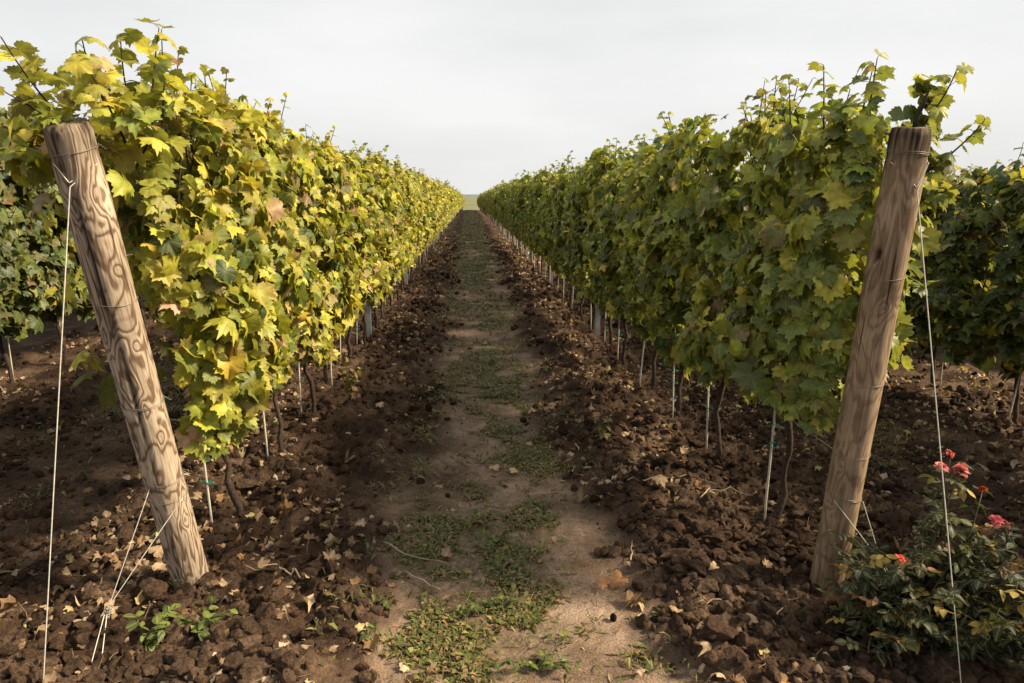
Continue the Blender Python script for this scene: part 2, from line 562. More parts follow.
LEAF_HI = grape_template(23, (0.5, 1))
LEAF_MID = grape_template(11, (0.55, 1))
LEAF_LO = grape_template(7, (1,))
def oval_template():
    V, F, e = [], [], []
    k = [(0, 0.02), (0.2, 0.26), (0.45, 0.36), (0.7, 0.27), (0.88, 0.13), (1.0, 0.01)]
    for yv, w in k:
        V += [(-w, yv, 0.05 * w), (0, yv, 0), (w, yv, 0.05 * w)]
    for i in range(len(k) - 1):
        o = i * 3
        F += [(o, o + 1, o + 4), (o, o + 4, o + 3), (o + 1, o + 2, o + 5), (o + 1, o + 5, o + 4)]
    vein = np.array([0, 1, 0] * len(k), float)
    return np.array(V), np.array(F), vein, 1 - vein
OVAL = oval_template()

def place_leaves(mb, tpl, pos, nrm, tip, size, col, edgecol=None, edgeamt=None, r=rng, curl=1.5):
    V, F, vein, edge = tpl
    L = len(pos)
    nrm = nrm / np.linalg.norm(nrm, axis=1)[:, None]
    tip = tip - nrm * np.sum(tip * nrm, 1)[:, None]
    tip /= np.linalg.norm(tip, axis=1)[:, None] + 1e-9
    sx = np.cross(tip, nrm)
    x, yv = V[:, 0], V[:, 1]
    rad2 = x * x + yv * yv
    k1 = r.normal(0.10, 0.16, (L, 1)) * curl
    k2 = r.normal(0.12, 0.16, (L, 1)) * curl
    k3 = r.normal(0.0, 0.18, (L, 1)) * curl
    ph = r.uniform(0, 6.28, (L, 1))
    z = -k1 * rad2 - k2 * np.clip(yv, -0.2, 2) ** 2 + k3 * abs(x) + 0.05 * curl * np.sin(4 * np.arctan2(x, yv) + ph) * rad2
    z = z + 0.06 * (vein - 0.5) * np.sqrt(rad2) * -1
    wid = r.uniform(0.88, 1.12, (L, 1))
    P = (x * wid)[..., None] * sx[:, None, :] + np.broadcast_to(yv, (L, len(yv)))[..., None] * tip[:, None, :] + z[..., None] * nrm[:, None, :]
    P = P * size[:, None, None] + pos[:, None, :]
    C = np.repeat(col[:, None, :], len(V), 1)
    if edgecol is not None:
        w = (edge[None, :] ** 2 * edgeamt[:, None] * (1.1 - vein[None, :] * 0.6))[..., None]
        C = C * (1 - w) + edgecol * w
    Fa = (F[None] + (np.arange(L) * len(V))[:, None, None]).reshape(-1, 3)
    mb.add(P.reshape(-1, 3), Fa, col=C.reshape(-1, 3), vein=np.tile(vein, L))

PAL = np.array([(0.036, 0.062, 0.020), (0.105, 0.150, 0.033), (0.240, 0.265, 0.038), (0.430, 0.410, 0.055), (0.52, 0.40, 0.05), (0.19, 0.105, 0.050), (0.44, 0.31, 0.19)])
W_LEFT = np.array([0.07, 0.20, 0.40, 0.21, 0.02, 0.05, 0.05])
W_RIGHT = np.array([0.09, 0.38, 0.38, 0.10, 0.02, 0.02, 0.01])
W_SIDE_SHADED = np.array([0.62, 0.26, 0.06, 0.02, 0.01, 0.03, 0.0])  # shade on the side rows put into the colour: mostly dark leaves
TINT = np.ones(3)
def leaf_cols(n, w, r):
    i = r.choice(len(PAL), n, p=w / w.sum())
    j = r.choice(4, n, p=w[:4] / w[:4].sum())
    t = np.where(i >= 5, r.uniform(0.0, 0.45, n), r.uniform(0.05, 0.5, n))[:, None]
    c = (PAL[i] * (1 - t) + PAL[j] * t) * r.uniform(0.85, 1.2, (n, 1)) * (1 + r.normal(0, 0.04, (n, 3))) * TINT
    return np.clip(c, 0.005, 0.75)

TOP = 2.06
def half_thick(z):
    return np.interp(z, [0.45, 0.6, 0.9, 1.4, 1.8, 2.0, 2.2], [0.10, 0.20, 0.29, 0.31, 0.28, 0.20, 0.09])

def shoot(mb, wood, p0, p1, w, r, nleaf=9, s0=0.05, bend=0.12, tpl=LEAF_HI):
    """one cane end with alternate leaves"""
    p0, p1 = np.array(p0, float), np.array(p1, float)
    m = (p0 + p1) / 2 + r.normal(0, bend, 3) * 0.5 * np.linalg.norm(p1 - p0)
    t = np.linspace(0, 1, 9)[:, None]
    P = (1 - t) ** 2 * p0 + 2 * t * (1 - t) * m + t * t * p1
    if wood is not None:
        tube(wood, P, np.linspace(0.0045, 0.0018, 9), 5)
    tt = np.linspace(0.12, 1, nleaf)
    pos, nr, tp, sz = [], [], [], []
    for k, q in enumerate(tt):
        p = (1 - q) ** 2 * p0 + 2 * q * (1 - q) * m + q * q * p1
        ang = k * 2.6 + r.uniform(-0.7, 0.7)
        out = np.array([math.cos(ang), math.sin(ang), r.uniform(-0.2, 0.5)])
        size = s0 * 0.86 * (1.2 - 0.42 * q) * r.uniform(0.8, 1.2)
        base = p + out * size * 0.7
        if wood is not None:
            tube(wood, [p, (p + base) / 2 + np.array([0, 0, 0.006]), base], 0.0012, 4)
        pos.append(base)
        tp.append(out + np.array([0, 0, r.uniform(-0.9, 0.3)]))
        nr.append(np.array([0, 0, 1.0]) + out * 0.3 + r.normal(0, 0.45, 3))
        sz.append(size)
    n = len(pos)
    place_leaves(mb, tpl, np.array(pos), np.array(nr), np.array(tp), np.array(sz), leaf_cols(n, w, r), (0.22, 0.11, 0.05), np.clip(r.normal(0.1, 0.3, n), 0, 0.9), r)

def vine_meshes(name, w, seed, n, tpl, size, near=None, nshoot=5, ylo=-0.52, yhi=0.52, zlo=0.60, wood_detail=True, extra=None, droop=0.0, outer=None):
    """foliage and trunk meshes of one vine, trunk foot at the origin, row along Y"""
    r = np.random.default_rng(seed)
    fo, wo_ = MB(), MB()
    # trunk, arms, canes (one joined plant)
    k = 12 if wood_detail else 5
    zz = np.linspace(-0.06, 0.82, k)
    tx = np.cumsum(r.normal(0, 0.016, k)); ty = np.cumsum(r.normal(0, 0.020, k)); tx -= tx[0]; ty -= ty[0]
    tube(wo_, np.stack([tx, ty, zz], 1), np.linspace(0.018, 0.014, k) * r.uniform(0.85, 1.2, k), 8 if wood_detail else 5)
    for s in (-1, 1):
        q = np.linspace(0, 1, 5)
        tube(wo_, np.stack([tx[-1] + r.normal(0, 0.01, 5), ty[-1] + s * q * 0.40, zz[-1] + 0.05 * np.sin(q * 3) - 0.01], 1), np.linspace(0.017, 0.010, 5), 6)
    for _ in range(7 if wood_detail else 2):
        y0 = r.uniform(-0.4, 0.4)
        q = np.linspace(0, 1, 6)
        tube(wo_, np.stack([tx[-1] + r.normal(0, 0.035, 6) + q * r.normal(0, 0.08), ty[-1] + y0 + q * r.normal(0, 0.12), 0.83 + q * r.uniform(0.9, 1.25)], 1), np.linspace(0.006, 0.003, 6), 5 if wood_detail else 3)
    # leaves
    big = int(n * 1.9)
    z = zlo - 0.06 + (TOP - zlo + 0.06) * r.beta(1.15, 1.0, big)
    lo = np.full(big, ylo); 
    if near is not None:
        lo = near[0] + near[1] * z
    yv = lo + (yhi - lo) * r.random(big)
    side = np.where(r.random(big) < 0.5, -1.0, 1.0)
    so = seed * 7.3
    lump = 0.40 + 1.15 * fbm(yv * 3.4 + so, z * 3.4 + side * 20, 80, 3)
    endtaper = np.ones(big)
    if near is not None:
        endtaper = np.clip(0.6 + (yv - lo) / 0.35, 0.6, 1)
    ht = half_thick(z) * lump * endtaper
    dep = 1 - np.abs(r.normal(0, 0.30, big))
    x = side * ht * np.clip(dep, -0.4, 1.05)
    # uneven skirt and crest
    zcut = zlo + 0.52 * (fbm(yv * 4 + so, side * 9.0, 90, 2) - 0.5) - droop * (r.random(big) < 0.15)
    zt = TOP + 0.48 * (fbm(yv * 5 + so, z * 0 + side, 95, 2) - 0.5)
    keep = (z > zcut) & (z < zt)
    # thin gaps
    keep &= fbm(yv * 5 + so, z * 5 + side * 3, 99, 2) > 0.43
    if outer:
        ox, pr = outer
        keep &= ~((x * ox > -0.03) & (yv < lo + 0.60) & (z < 1.72) & (r.random(big) < pr))
    i = np.nonzero(keep)[0][:n]
    x, yv, z, side = x[i], yv[i], z[i], side[i]
    L = len(i)
    outw = np.stack([side, np.zeros(L), np.zeros(L)], 1)
    if near is not None:
        e = np.clip(1 - (yv - lo[i]) / 0.2, 0, 1)
        outw[:, 1] = -1.3 * e
    topf = np.clip((z - 1.75) / 0.3, 0, 1)[:, None]
    up = np.array([0, 0, 1.0])
    nr = outw * (0.85 - 0.4 * topf) + up * (0.38 + 0.5 * topf) + r.normal(0, 0.50, (L, 3))
    tp = outw * 0.30 - up * 0.9 + r.normal(0, 0.55, (L, 3))
    sz = size * np.clip(r.normal(1, 0.28, L), 0.42, 1.5) * np.interp(z, [0.5, 1.5, 2.1], [1.08, 1.0, 0.72])
    cols = leaf_cols(L, w, r)
    # young tips at the top are yellower leaves
    m = (r.random(L) < topf[:, 0] * 0.45)
    cols[m] = leaf_cols(int(m.sum()), np.array([0, 0.15, 0.4, 0.35, 0.06, 0.02, 0.02]), r)
    ed = np.clip(r.normal(0.02, 0.28, L), 0, 0.9)
    place_leaves(fo, tpl, np.stack([x, yv, z], 1), nr, tp, sz, cols, (0.22, 0.115, 0.055), ed, r)
    ws = w * np.array([0.5, 0.8, 1.3, 1.3, 1, 1, 1])
    for _ in range(nshoot):
        y0 = r.uniform(max(ylo, -0.45), 0.45) if near is None else r.uniform(-0.3, 0.45)
        x0 = r.normal(0, 0.10)
        shoot(fo, wo_ if wood_detail else None, (x0, y0, 1.85), (x0 + r.normal(0, 0.10), y0 + r.normal(0, 0.14), TOP + r.uniform(0.0, 0.17)), ws, r, 9, size * 0.80, tpl=tpl)
    if wood_detail:
        for _ in range(5):    # shoots hanging out of the face
            sgn = r.choice([-1, 1]); y0 = r.uniform(-0.35, 0.4); z0 = r.uniform(0.9, 1.7)
            shoot(fo, wo_, (sgn * 0.22, y0, z0), (sgn * r.uniform(0.34, 0.46), y0 + r.normal(0, 0.15), z0 + r.uniform(-0.3, 0.2)), w, r, 7, size * 0.85, tpl=tpl)
    if extra:
        for (p0, p1, nl, s0) in extra:
            shoot(fo, wo_, p0, p1, ws, r, nl, s0, tpl=tpl)
    return fo.mesh(name + '_foliage', M_LEAF), wo_.mesh(name + '_trunk', M_BARK)

def vine(meshes, loc, rz, sc, label, group):
    root = link('grape_vine', None, None, loc)
    root.rotation_euler = (0, 0, rz)
    root.scale = sc
    root.empty_display_size = 0.2
    tag(root, label, 'grape vine', group)
    link('foliage', meshes[0], root)
    link('trunk', meshes[1], root)
    return root

ORD = ['first', 'second', 'third', 'fourth', 'fifth', 'sixth', 'seventh', 'eighth', 'ninth', 'tenth', 'eleventh', 'twelfth', 'thirteenth', 'fourteenth', 'fifteenth', 'sixteenth']
POST_L = (np.array([ROW_L, 2.80, 0.0]), np.array([ROW_L, 2.25, 1.869]))
POST_R = (np.array([ROW_R, 2.64, 0.0]), np.array([ROW_R, 2.388, 1.879]))
SPACING = 0.85

def row(X0, y0, w, seed, side_name, look, post, end, first_extra):
    global TINT
    TINT = np.array((1.04, 1.0, 0.97)) if X0 < 0 else np.array((0.97, 1.0, 1.08))      # left row tinted warmer, right row cooler
    hi = [vine_meshes('near_%d' % k, w, seed + k, 1750, LEAF_HI, 0.052) for k in range(5)]
    mid = [vine_meshes('mid_%d' % k, w, seed + 20 + k, 1400, LEAF_MID, 0.057) for k in range(5)]
    lo = [vine_meshes('far_%d' % k, w, seed + 40 + k, 760, LEAF_LO, 0.080, nshoot=4, wood_detail=False) for k in range(5)]
    slope = (post[1][1] - post[0][1]) / post[1][2]
    near = (post[0][1] - y0 + 0.075, slope)
    first = vine_meshes('first', w, seed + 90, 2600, LEAF_HI, 0.0525, near=near, nshoot=9, zlo=0.72, extra=first_extra, droop=0.12, outer=(np.sign(X0), 0.93 if X0 < 0 else 0.6))
    r = np.random.default_rng(seed)
    grp = 'grape vines of the %s row' % side_name
    k = 0
    y = y0
    while y < end:
        z = gh(X0, y)
        if k == 0:
            lb = '%s grape vine right behind the %s wooden end post' % (look, 'leaning pale swirl-grained' if X0 < 0 else 'grey-brown hook-topped')
            vine(first, (X0, y, 0), 0, (1, 1, 1), lb, grp)
        else:
            if k < 16:
                lb = '%s vine, %s in the row behind the %s wooden end post' % (look, ORD[k], 'swirl-grained' if X0 < 0 else 'hook-topped')
            else:
                lb = 'distant %s grape vine in the dense far part of the %s row' % (look, side_name)
            bank = hi if y < 11 else (mid if y < 26 else lo)
            vine(bank[int(r.integers(5))], (X0 + r.normal(0, 0.03), y, float(dip(y))), math.pi * int(r.integers(2)),
                 (r.uniform(0.88, 1.14), r.uniform(0.96, 1.1), r.uniform(0.955, 1.04)), lb, grp)
        k += 1
        y += SPACING * r.uniform(0.96, 1.04)
    return hi, mid

# vine 1 of the left row: long shoots reach out over the leaning post
LY, RY = 3.36, 3.20
ex_left = [((0.0, -0.95, 1.80), (-0.02, -1.33, 2.06), 12, 0.060), ((0.05, -0.85, 1.82), (0.10, -1.16, 2.03), 11, 0.064),
           ((-0.03, -0.90, 1.82), (-0.06, -1.28, 1.93), 10, 0.062), ((0.02, -0.80, 1.85), (0.02, -1.00, 2.12), 11, 0.062),
           ((0.05, -0.65, 1.86), (0.10, -0.62, 2.24), 12, 0.064), ((-0.02, -0.6, 1.86), (0.0, -0.70, 2.20), 11, 0.062),
           ((0.10, -0.7, 1.80), (0.16, -0.75, 2.08), 10, 0.066), ((0.02, -0.45, 1.9), (0.06, -0.50, 2.26), 11, 0.06),
           ((0.05, -0.80, 1.75), (0.17, -0.92, 1.85), 9, 0.07), ((-0.1, -0.85, 1.8), (-0.14, -1.08, 1.80), 9, 0.065)]
ex_right = [((0.02, -0.70, 1.80), (0.10, -0.86, 2.06), 10, 0.050), ((0.10, -0.72, 1.72), (0.23, -0.84, 1.90), 11, 0.050),
            ((-0.04, -0.6, 1.85), (-0.06, -0.66, 2.13), 10, 0.05), ((0.12, -0.66, 1.62), (0.25, -0.74, 1.70), 10, 0.055),
            ((0.0, -0.45, 1.85), (0.02, -0.5, 2.14), 9, 0.055), ((-0.05, -0.3, 1.9), (-0.1, -0.35, 2.16), 9, 0.055),
            ((0.10, -0.65, 1.45), (0.20, -0.70, 1.32), 7, 0.06)]
row(ROW_L, LY, W_LEFT, 100, 'left-hand sunlit', 'yellow-green', POST_L, ROW_END, ex_left)
hiR, midR = row(ROW_R, RY, W_RIGHT, 300, 'right-hand shaded', 'deep green', POST_R, ROW_END, ex_right)

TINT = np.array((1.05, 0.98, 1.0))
side_hi = [vine_meshes('side_%d' % k, W_SIDE_SHADED, 500 + k, 1450, LEAF_MID, 0.060, zlo=0.44) for k in range(3)]
for X0, nm, yy, cnt, sc in ((SIDE_L, 'neighbouring row beyond the swirl-grained post', 2.6, 14, 1.15), (SIDE_R, 'dark neighbouring row behind the red roses', 0.4, 16, 0.91)):  # right row's unseen near end is added to shade the rose corner
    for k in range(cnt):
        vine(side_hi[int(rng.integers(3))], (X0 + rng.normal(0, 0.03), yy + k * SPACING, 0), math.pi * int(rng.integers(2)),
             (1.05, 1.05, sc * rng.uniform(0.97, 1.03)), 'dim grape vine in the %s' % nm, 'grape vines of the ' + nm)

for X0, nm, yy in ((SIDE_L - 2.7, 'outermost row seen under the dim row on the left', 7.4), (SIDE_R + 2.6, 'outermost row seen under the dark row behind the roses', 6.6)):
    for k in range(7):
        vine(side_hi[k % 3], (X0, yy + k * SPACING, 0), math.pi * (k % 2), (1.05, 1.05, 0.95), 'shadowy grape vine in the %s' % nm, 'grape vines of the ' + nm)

# ------------------------------------------------------------------ wooden end posts
def wood_post(base, top, rad0, rad1, mat, seed, crack_ang=None, hole=None):
    ax = top - base
    Lg = float(np.linalg.norm(ax)) 
    nseg, ns = 90, 40
    V, dark = [], []
    r = np.random.default_rng(seed)
    zz = np.linspace(-0.18, Lg, nseg)
    a = np.arange(ns) * 2 * np.pi / ns
    for i, z in enumerate(zz):
        rr = np.interp(z, [0, Lg], [rad0, rad1]) * (1 + 0.02 * (vnoise(np.cos(a) * 2 + seed, np.sin(a) * 2 + z * 3) - 0.5) + 0.03 * (vnoise(a * 4, a * 0 + z * 3, 3) - 0.5))
        dk = np.zeros(ns)
        hd = np.clip(1 - (Lg - z) / 0.10, 0, 1)
        rr = rr * (1 + hd * 0.10 * (vnoise(np.cos(a) * 6 + 9, np.sin(a) * 6 + z * 30, 4) - 0.5))
        if Lg - z < 0.02: rr = rr * (1 - 0.08 * ((0.02 - (Lg - z)) / 0.02) ** 2)
        # notch worn by the wire below the head
        rr = rr * (1 - 0.05 * np.exp(-((Lg - z - 0.088) / 0.010) ** 2))
        head = np.clip(1 - (Lg - z) / 0.13, 0, 1)
        streak = vnoise(a * 9 + seed, a * 0 + z * 2.2, 9)
        dk = np.maximum(dk, np.clip((streak - 0.5) * 2.2, 0, 1) * (0.25 + 0.75 * (head > 0)) * head ** 0.4 * 0.85 + 0.45 * head)
        if crack_ang is not None:
            ca = crack_ang + 0.10 * math.sin(z * 2.2) + 0.25 * (Lg - z) * 0.3
            depth = np.clip((z - 0.55) / 0.6, 0, 1)
            g = np.exp(-((np.angle(np.exp(1j * (a - ca)))) / 0.07) ** 2) * depth
            rr = rr * (1 - 0.16 * g)
            dk = np.maximum(dk, np.clip(g * 1.3, 0, 1))
        if hole is not None:
            ha, hz = hole
            d2 = (np.angle(np.exp(1j * (a - ha))) * rad1 / 0.017) ** 2 + ((z - hz) / 0.030) ** 2
            g = np.exp(-d2 ** 2)
            rr = rr * (1 - 0.25 * g)
            dk = np.maximum(dk, g)
        V.append(np.stack([np.cos(a) * rr, np.sin(a) * rr, np.full(ns, z)], 1))
        dark.append(dk)
    F = []
    for i in range(nseg - 1):
        for j in range(ns):
            p, q = i * ns + j, i * ns + (j + 1) % ns
            F += [(p, q, q + ns), (p, q + ns, p + ns)]
    # top end grain: two inner rings
    last = (nseg - 1) * ns
    cnt = nseg * ns
    for q, dz in ((0.55, 0.003), (0.1, 0.001)):
        rr = rad1 * q * (1 + 0.05 * r.normal(0, 1, ns))
        V.append(np.stack([np.cos(a) * rr, np.sin(a) * rr, Lg + dz + r.normal(0, 0.0015, ns)], 1))
        dark.append(r.uniform(0.1, 0.45, ns))
    for k in range(2):
        o = last if k == 0 else cnt
        o2 = cnt + k * ns
        for j in range(ns):
            p, q = o + j, o + (j + 1) % ns
            p2, q2 = o2 + j, o2 + (j + 1) % ns
            F += [(p, q, q2), (p, q2, p2)]
    o2 = cnt + ns
    F += [(o2, o2 + j, o2 + j + 1) for j in range(1, ns - 1)]
    mb = MB()
    mb.add(np.concatenate(V), F, dark=np.concatenate(dark))
    o = link('wooden_post', mb.mesh('wooden_post', mat))
    o.location = Vector(base)
    o.rotation_euler = Vector(ax).to_track_quat('Z', 'Y').to_euler()
    bpy.context.view_layer.update()
    return o, Lg

def local_dir_angle(post, px_dir):
    """angle round the post's own axis that faces a world direction"""
    v = post.matrix_world.to_3x3().inverted() @ Vector(px_dir)
    return math.atan2(v.y, v.x)

def at_angle(post, ang, rad, z):
    return (rad * math.cos(ang), rad * math.sin(ang), z)

M_POSTL = post_mat('swirl_grain_post', (0.44, 0.365, 0.285), (0.36, 0.285, 0.21), (0.165, 0.112, 0.076), 84.0,
                   knots=())
# build once to learn the facing angles, then give the material its knots
R0, R1 = 0.072, 0.066
post_l, LgL = wood_post(POST_L[0], POST_L[1], R0, R1, M_POSTL, 3)
fl = local_dir_angle(post_l, (1.0, -1.9, 0.5))
fr = None
bpy.data.objects.remove(post_l)
kn = []
for z, off, s in ((LgL - 0.30, 0.25, 0.040), (LgL - 0.46, 0.45, 0.022), (LgL - 0.97, -0.05, 0.036), (LgL - 1.12, 0.3, 0.030), (LgL - 0.74, 0.35, 0.022), (0.42, 0.5, 0.03)):
    kn.append((0.069 * math.cos(fl + off), 0.069 * math.sin(fl + off), z, s))
M_POSTL2 = post_mat('swirl_grain_wood', (0.44, 0.365, 0.285), (0.36, 0.285, 0.21), (0.165, 0.112, 0.076), 84.0, knots=kn)
post_l, LgL = wood_post(POST_L[0], POST_L[1], R0, R1, M_POSTL2, 3, crack_ang=fl - 0.55)
tag(post_l, 'pale weathered wooden end post with swirling grain, leaning out at the left row', 'post', 'wooden end posts')

M_POSTR = post_mat('straight_grain_post', (0.31, 0.23, 0.155), (0.275, 0.198, 0.13), (0.20, 0.138, 0.088), 60.0)
post_r, LgR = wood_post(POST_R[0], POST_R[1], 0.067, 0.065, M_POSTR, 11)
fr = local_dir_angle(post_r, (-1.0, -1.6, 0.4))
bpy.data.objects.remove(post_r)
kr = [(0.069 * math.cos(fr + o_), 0.069 * math.sin(fr + o_), z, s) for z, o_, s in ((LgR - 0.62, 0.35, 0.02), (0.62, -0.3, 0.02), (0.45, -0.45, 0.022))]
M_POSTR2 = post_mat('straight_grain_wood', (0.31, 0.23, 0.155), (0.275, 0.198, 0.13), (0.20, 0.138, 0.088), 60.0, knots=kr)
post_r, LgR = wood_post(POST_R[0], POST_R[1], 0.067, 0.065, M_POSTR2, 11, hole=(fr - 0.55, LgR - 0.43))
tag(post_r, 'grey-brown wooden end post with a dark knot hole, beside the rose bush', 'post', 'wooden end posts')

def wraps(post, zs, rad, seed):
    r = np.random.default_rng(seed)
    for z in zs:
        mb = MB()
        a = np.linspace(0, 2 * np.pi * r.choice([1.1, 1.1, 2.05]), 60)
        tilt = r.uniform(-0.012, 0.012)
        P = np.stack([np.cos(a) * (rad(z) + 0.0025), np.sin(a) * (rad(z) + 0.0025), z + tilt * np.cos(a) + 0.006 * a / 6.28 + 0.002 * np.sin(3 * a)], 1)
        tube(mb, P, 0.0010, 5)
        # twisted tail
        t = np.linspace(0, 1, 12)
        e = P[-1]
        d = e / np.linalg.norm(e[:2]) 
        Q = np.stack([e[0] + d[0] * 0.02 * t + 0.003 * np.cos(t * 20), e[1] + d[1] * 0.02 * t + 0.003 * np.sin(t * 20), e[2] - 0.02 * t], 1)
        tube(mb, Q, 0.0012, 5)
        link('wire_wrap', mb.mesh('wire_wrap', M_WIRE), post)
radL = lambda z: np.interp(z, [0, LgL], [R0, R1])
radR = lambda z: np.interp(z, [0, LgR], [0.067, 0.065])
wraps(post_l, (LgL - 0.088, LgL - 0.58, LgL - 0.99, 0.61, 0.53), radL, 1)
wraps(post_r, (LgR - 0.085, LgR - 0.52, LgR - 0.93, 0.66, 0.47), radR, 2)
# iron hook driven into the head of the right post
mb = MB()
tube(mb, [(0.01, 0.005, LgR - 0.03), (0.012, 0.005, LgR + 0.03), (0.022, 0.0, LgR + 0.07), (0.030, -0.005, LgR + 0.125)], [0.008, 0.008, 0.006, 0.0045], 7)
link('iron_spike', mb.mesh('iron_spike', M_IRON), post_r)
mb = MB()
tube(mb, [(-0.01, -0.01, LgL - 0.02), (-0.02, 0.02, LgL + 0.03), (-0.05, 0.03, LgL + 0.035), (-0.06, 0.02, LgL - 0.005)], 0.0018, 5)
link('wire_loop', mb.mesh('wire_loop', M_WIRE), post_l)

def on_post(post, off, rad, z, f):
    return np.array(post.matrix_world @ Vector((rad * math.cos(f + off), rad * math.sin(f + off), z)))

def cord(name, P, rad, mat, label, cat, group, sag=0.0, tw=False):
    P = [np.array(p, float) for p in P]
    pts = []
    for a_, b_ in zip(P[:-1], P[1:]):
        for t in np.linspace(0, 1, 14, endpoint=False):
            pts.append(a_ * (1 - t) + b_ * t)
    pts.append(P[-1])
    mb = MB()
    tube(mb, pts, rad, 6)
    return tag(link(name, mb.mesh(name, mat)), label, cat, group)

# vertical guy cords from the post heads to the ground in front of the rows
pl = on_post(post_l, -0.55, R1 + 0.004, LgL - 0.165, fl)
cord('guy_cord', [on_post(post_l, -1.1, R1 + 0.003, LgL - 0.11, fl), pl, on_post(post_l, 0.8, R1 + 0.003, LgL - 0.12, fl), pl + np.array([0.001, -0.001, -0.012]), (-1.452, 2.12, -0.08)],
     0.0019, M_CORD, 'pale taut cord hanging from the swirl-grained post head to the ground', 'guy cord', 'guy cords')
pr = on_post(post_r, 0.75, 0.070, LgR - 0.19, fr)
cord('guy_cord', [on_post(post_r, -0.7, 0.069, LgR - 0.11, fr), pr, on_post(post_r, 1.6, 0.069, LgR - 0.11, fr), pr + np.array([0.002, -0.002, -0.012]), (1.60, 1.92, 0.0)],
     0.0019, M_CORD, 'pale taut cord running down in front of the rose bush', 'guy cord', 'guy cords')
knot = np.array([-1.381, 2.445, 0.13])
cord('anchor_cord', [on_post(post_l, 0.65, 0.073, 0.53, fl), knot, (-1.335, 2.16, -0.02)], 0.0017, M_CORD,
     'pale anchor cord from the front of the swirl-grained post to a knot', 'guy cord', 'anchor cords')
cord('anchor_cord', [on_post(post_l, -0.9, 0.073, 0.61, fl), knot + np.array([0.006, 0.004, 0]), (-1.28, 2.15, -0.02)], 0.0017, M_CORD,
     'pale anchor cord from the shaded back edge of the swirl-grained post', 'guy cord', 'anchor cords')
mb = MB()
a_ = np.linspace(0, 30, 90)
tube(mb, np.stack([knot[0] + 0.010 * np.cos(a_) + 0.0015 * a_ * 0.4, knot[1] + 0.010 * np.sin(a_), knot[2] - 0.028 + a_ * 0.0018], 1), 0.0028, 5)
tag(link('cord_knot', mb.mesh('cord_knot', M_WIRE)), 'coiled wire knot where the anchor cords by the swirl-grained post meet', 'knot')
cord('anchor_cord', [on_post(post_r, -0.35, 0.075, 0.47, fr), (1.605, 2.455, 0.24), (1.62, 2.05, 0.0)], 0.0016, M_CORD,
     'thin pale anchor cord running from the front face of the knot-holed post', 'guy cord', 'anchor cords')
cord('anchor_cord', [on_post(post_r, 1.6, 0.074, 0.46, fr), (1.61, 2.46, 0.245), (1.66, 2.07, 0.0)], 0.0016, M_CORD,
     'thin pale anchor cord coming down from the lit edge of the knot-holed post', 'guy cord', 'anchor cords')
# trellis wires
for X0, post, Lg, rname, f0 in ((ROW_L, post_l, LgL, 'swirl-grained', fl), (ROW_R, post_r, LgR, 'knot-holed', fr)):
    for hgt, wd in ((0.62, 'lowest'), (1.0, 'middle'), (1.45, 'upper')):
        t = hgt / (POST_L[1][2] if X0 < 0 else POST_R[1][2])
        pp = (POST_L if X0 < 0 else POST_R)
        y0 = pp[0][1] * (1 - t) + pp[1][1] * t + 0.07
        mb = MB()
        tube(mb, [(X0, y0, hgt), (X0, 12, hgt + 0.02), (X0, 40, hgt + 0.03), (X0, 64, hgt + 0.03 + float(dip(64))), (X0, 88, hgt + 0.03 + float(dip(88))), (X0, ROW_END, hgt + 0.03 + float(dip(ROW_END)))], 0.0016, 4)
        tag(link('trellis_wire', mb.mesh('trellis_wire', M_WIRE)), '%s thin trellis wire tied to the %s wooden post' % (wd, rname), 'wire', 'trellis wires')

# ------------------------------------------------------------------ vine stakes with ties, steel posts
def stake_mesh(seed, h):
    r = np.random.default_rng(seed)
    mb = MB()
    z = np.linspace(-0.1, h, 7)
    lean = r.normal(0, 0.025, 2)
    x = lean[0] * z + np.cumsum(r.normal(0, 0.0015, 7))
    yv = lean[1] * z + np.cumsum(r.normal(0, 0.0015, 7))
    tube(mb, np.stack([x, yv, z], 1), 0.0062, 6)
    return mb.mesh('stake', M_STAKE), lean
def tie_mesh():
    mb = MB()
    a_ = np.linspace(0, 6.283 * 2, 24)
    tube(mb, np.stack([0.012 + 0.022 * np.cos(a_), 0.011 * np.sin(a_), 0.004 * np.sin(a_ * 1.5)], 1), 0.0016, 4)
    tube(mb, [(-0.012, 0, 0), (-0.028, -0.006, 0.006), (-0.036, -0.01, -0.004)], 0.0014, 4)
    return mb.mesh('tie', M_TIE)
TIE = tie_mesh()
STK = [stake_mesh(k, 1.15) for k in range(6)]
r = np.random.default_rng(55)
for X0, y0, end, rn, nm in ((ROW_L, LY - 0.03, 36, 'yellow-green left', 'swirl-grained'), (ROW_R, RY - 0.02, 36, 'deep green right', 'knot-holed')):
    k, y = 0, y0
    while y < end:
        me, lean = STK[int(r.integers(6))]
        x = X0 + (-0.05 if X0 < 0 else -0.035) + r.normal(0, 0.02)
        y_ = y + r.normal(0, 0.05) if k else y
        o = link('vine_stake', me, None, (x, y_, gh(x, y_)))
        lb = ('%s thin pale stake behind the %s wooden post, tied with green' % (ORD[k], nm)) if k < 12 else 'thin pale stake under the far vines of the %s row' % rn
        tag(o, lb, 'stake', 'vine stakes of the %s row' % rn)
        if y < 14:
            for z in r.uniform(0.15, 0.60, 2 if y > 5 else 3):
                t = link('tie', TIE, o, (lean[0] * z, lean[1] * z, z))
                t.rotation_euler = (r.normal(0, 0.2), r.normal(0, 0.2), r.uniform(-0.6, 0.6))
        k += 1
        y += SPACING * r.uniform(0.95, 1.05)
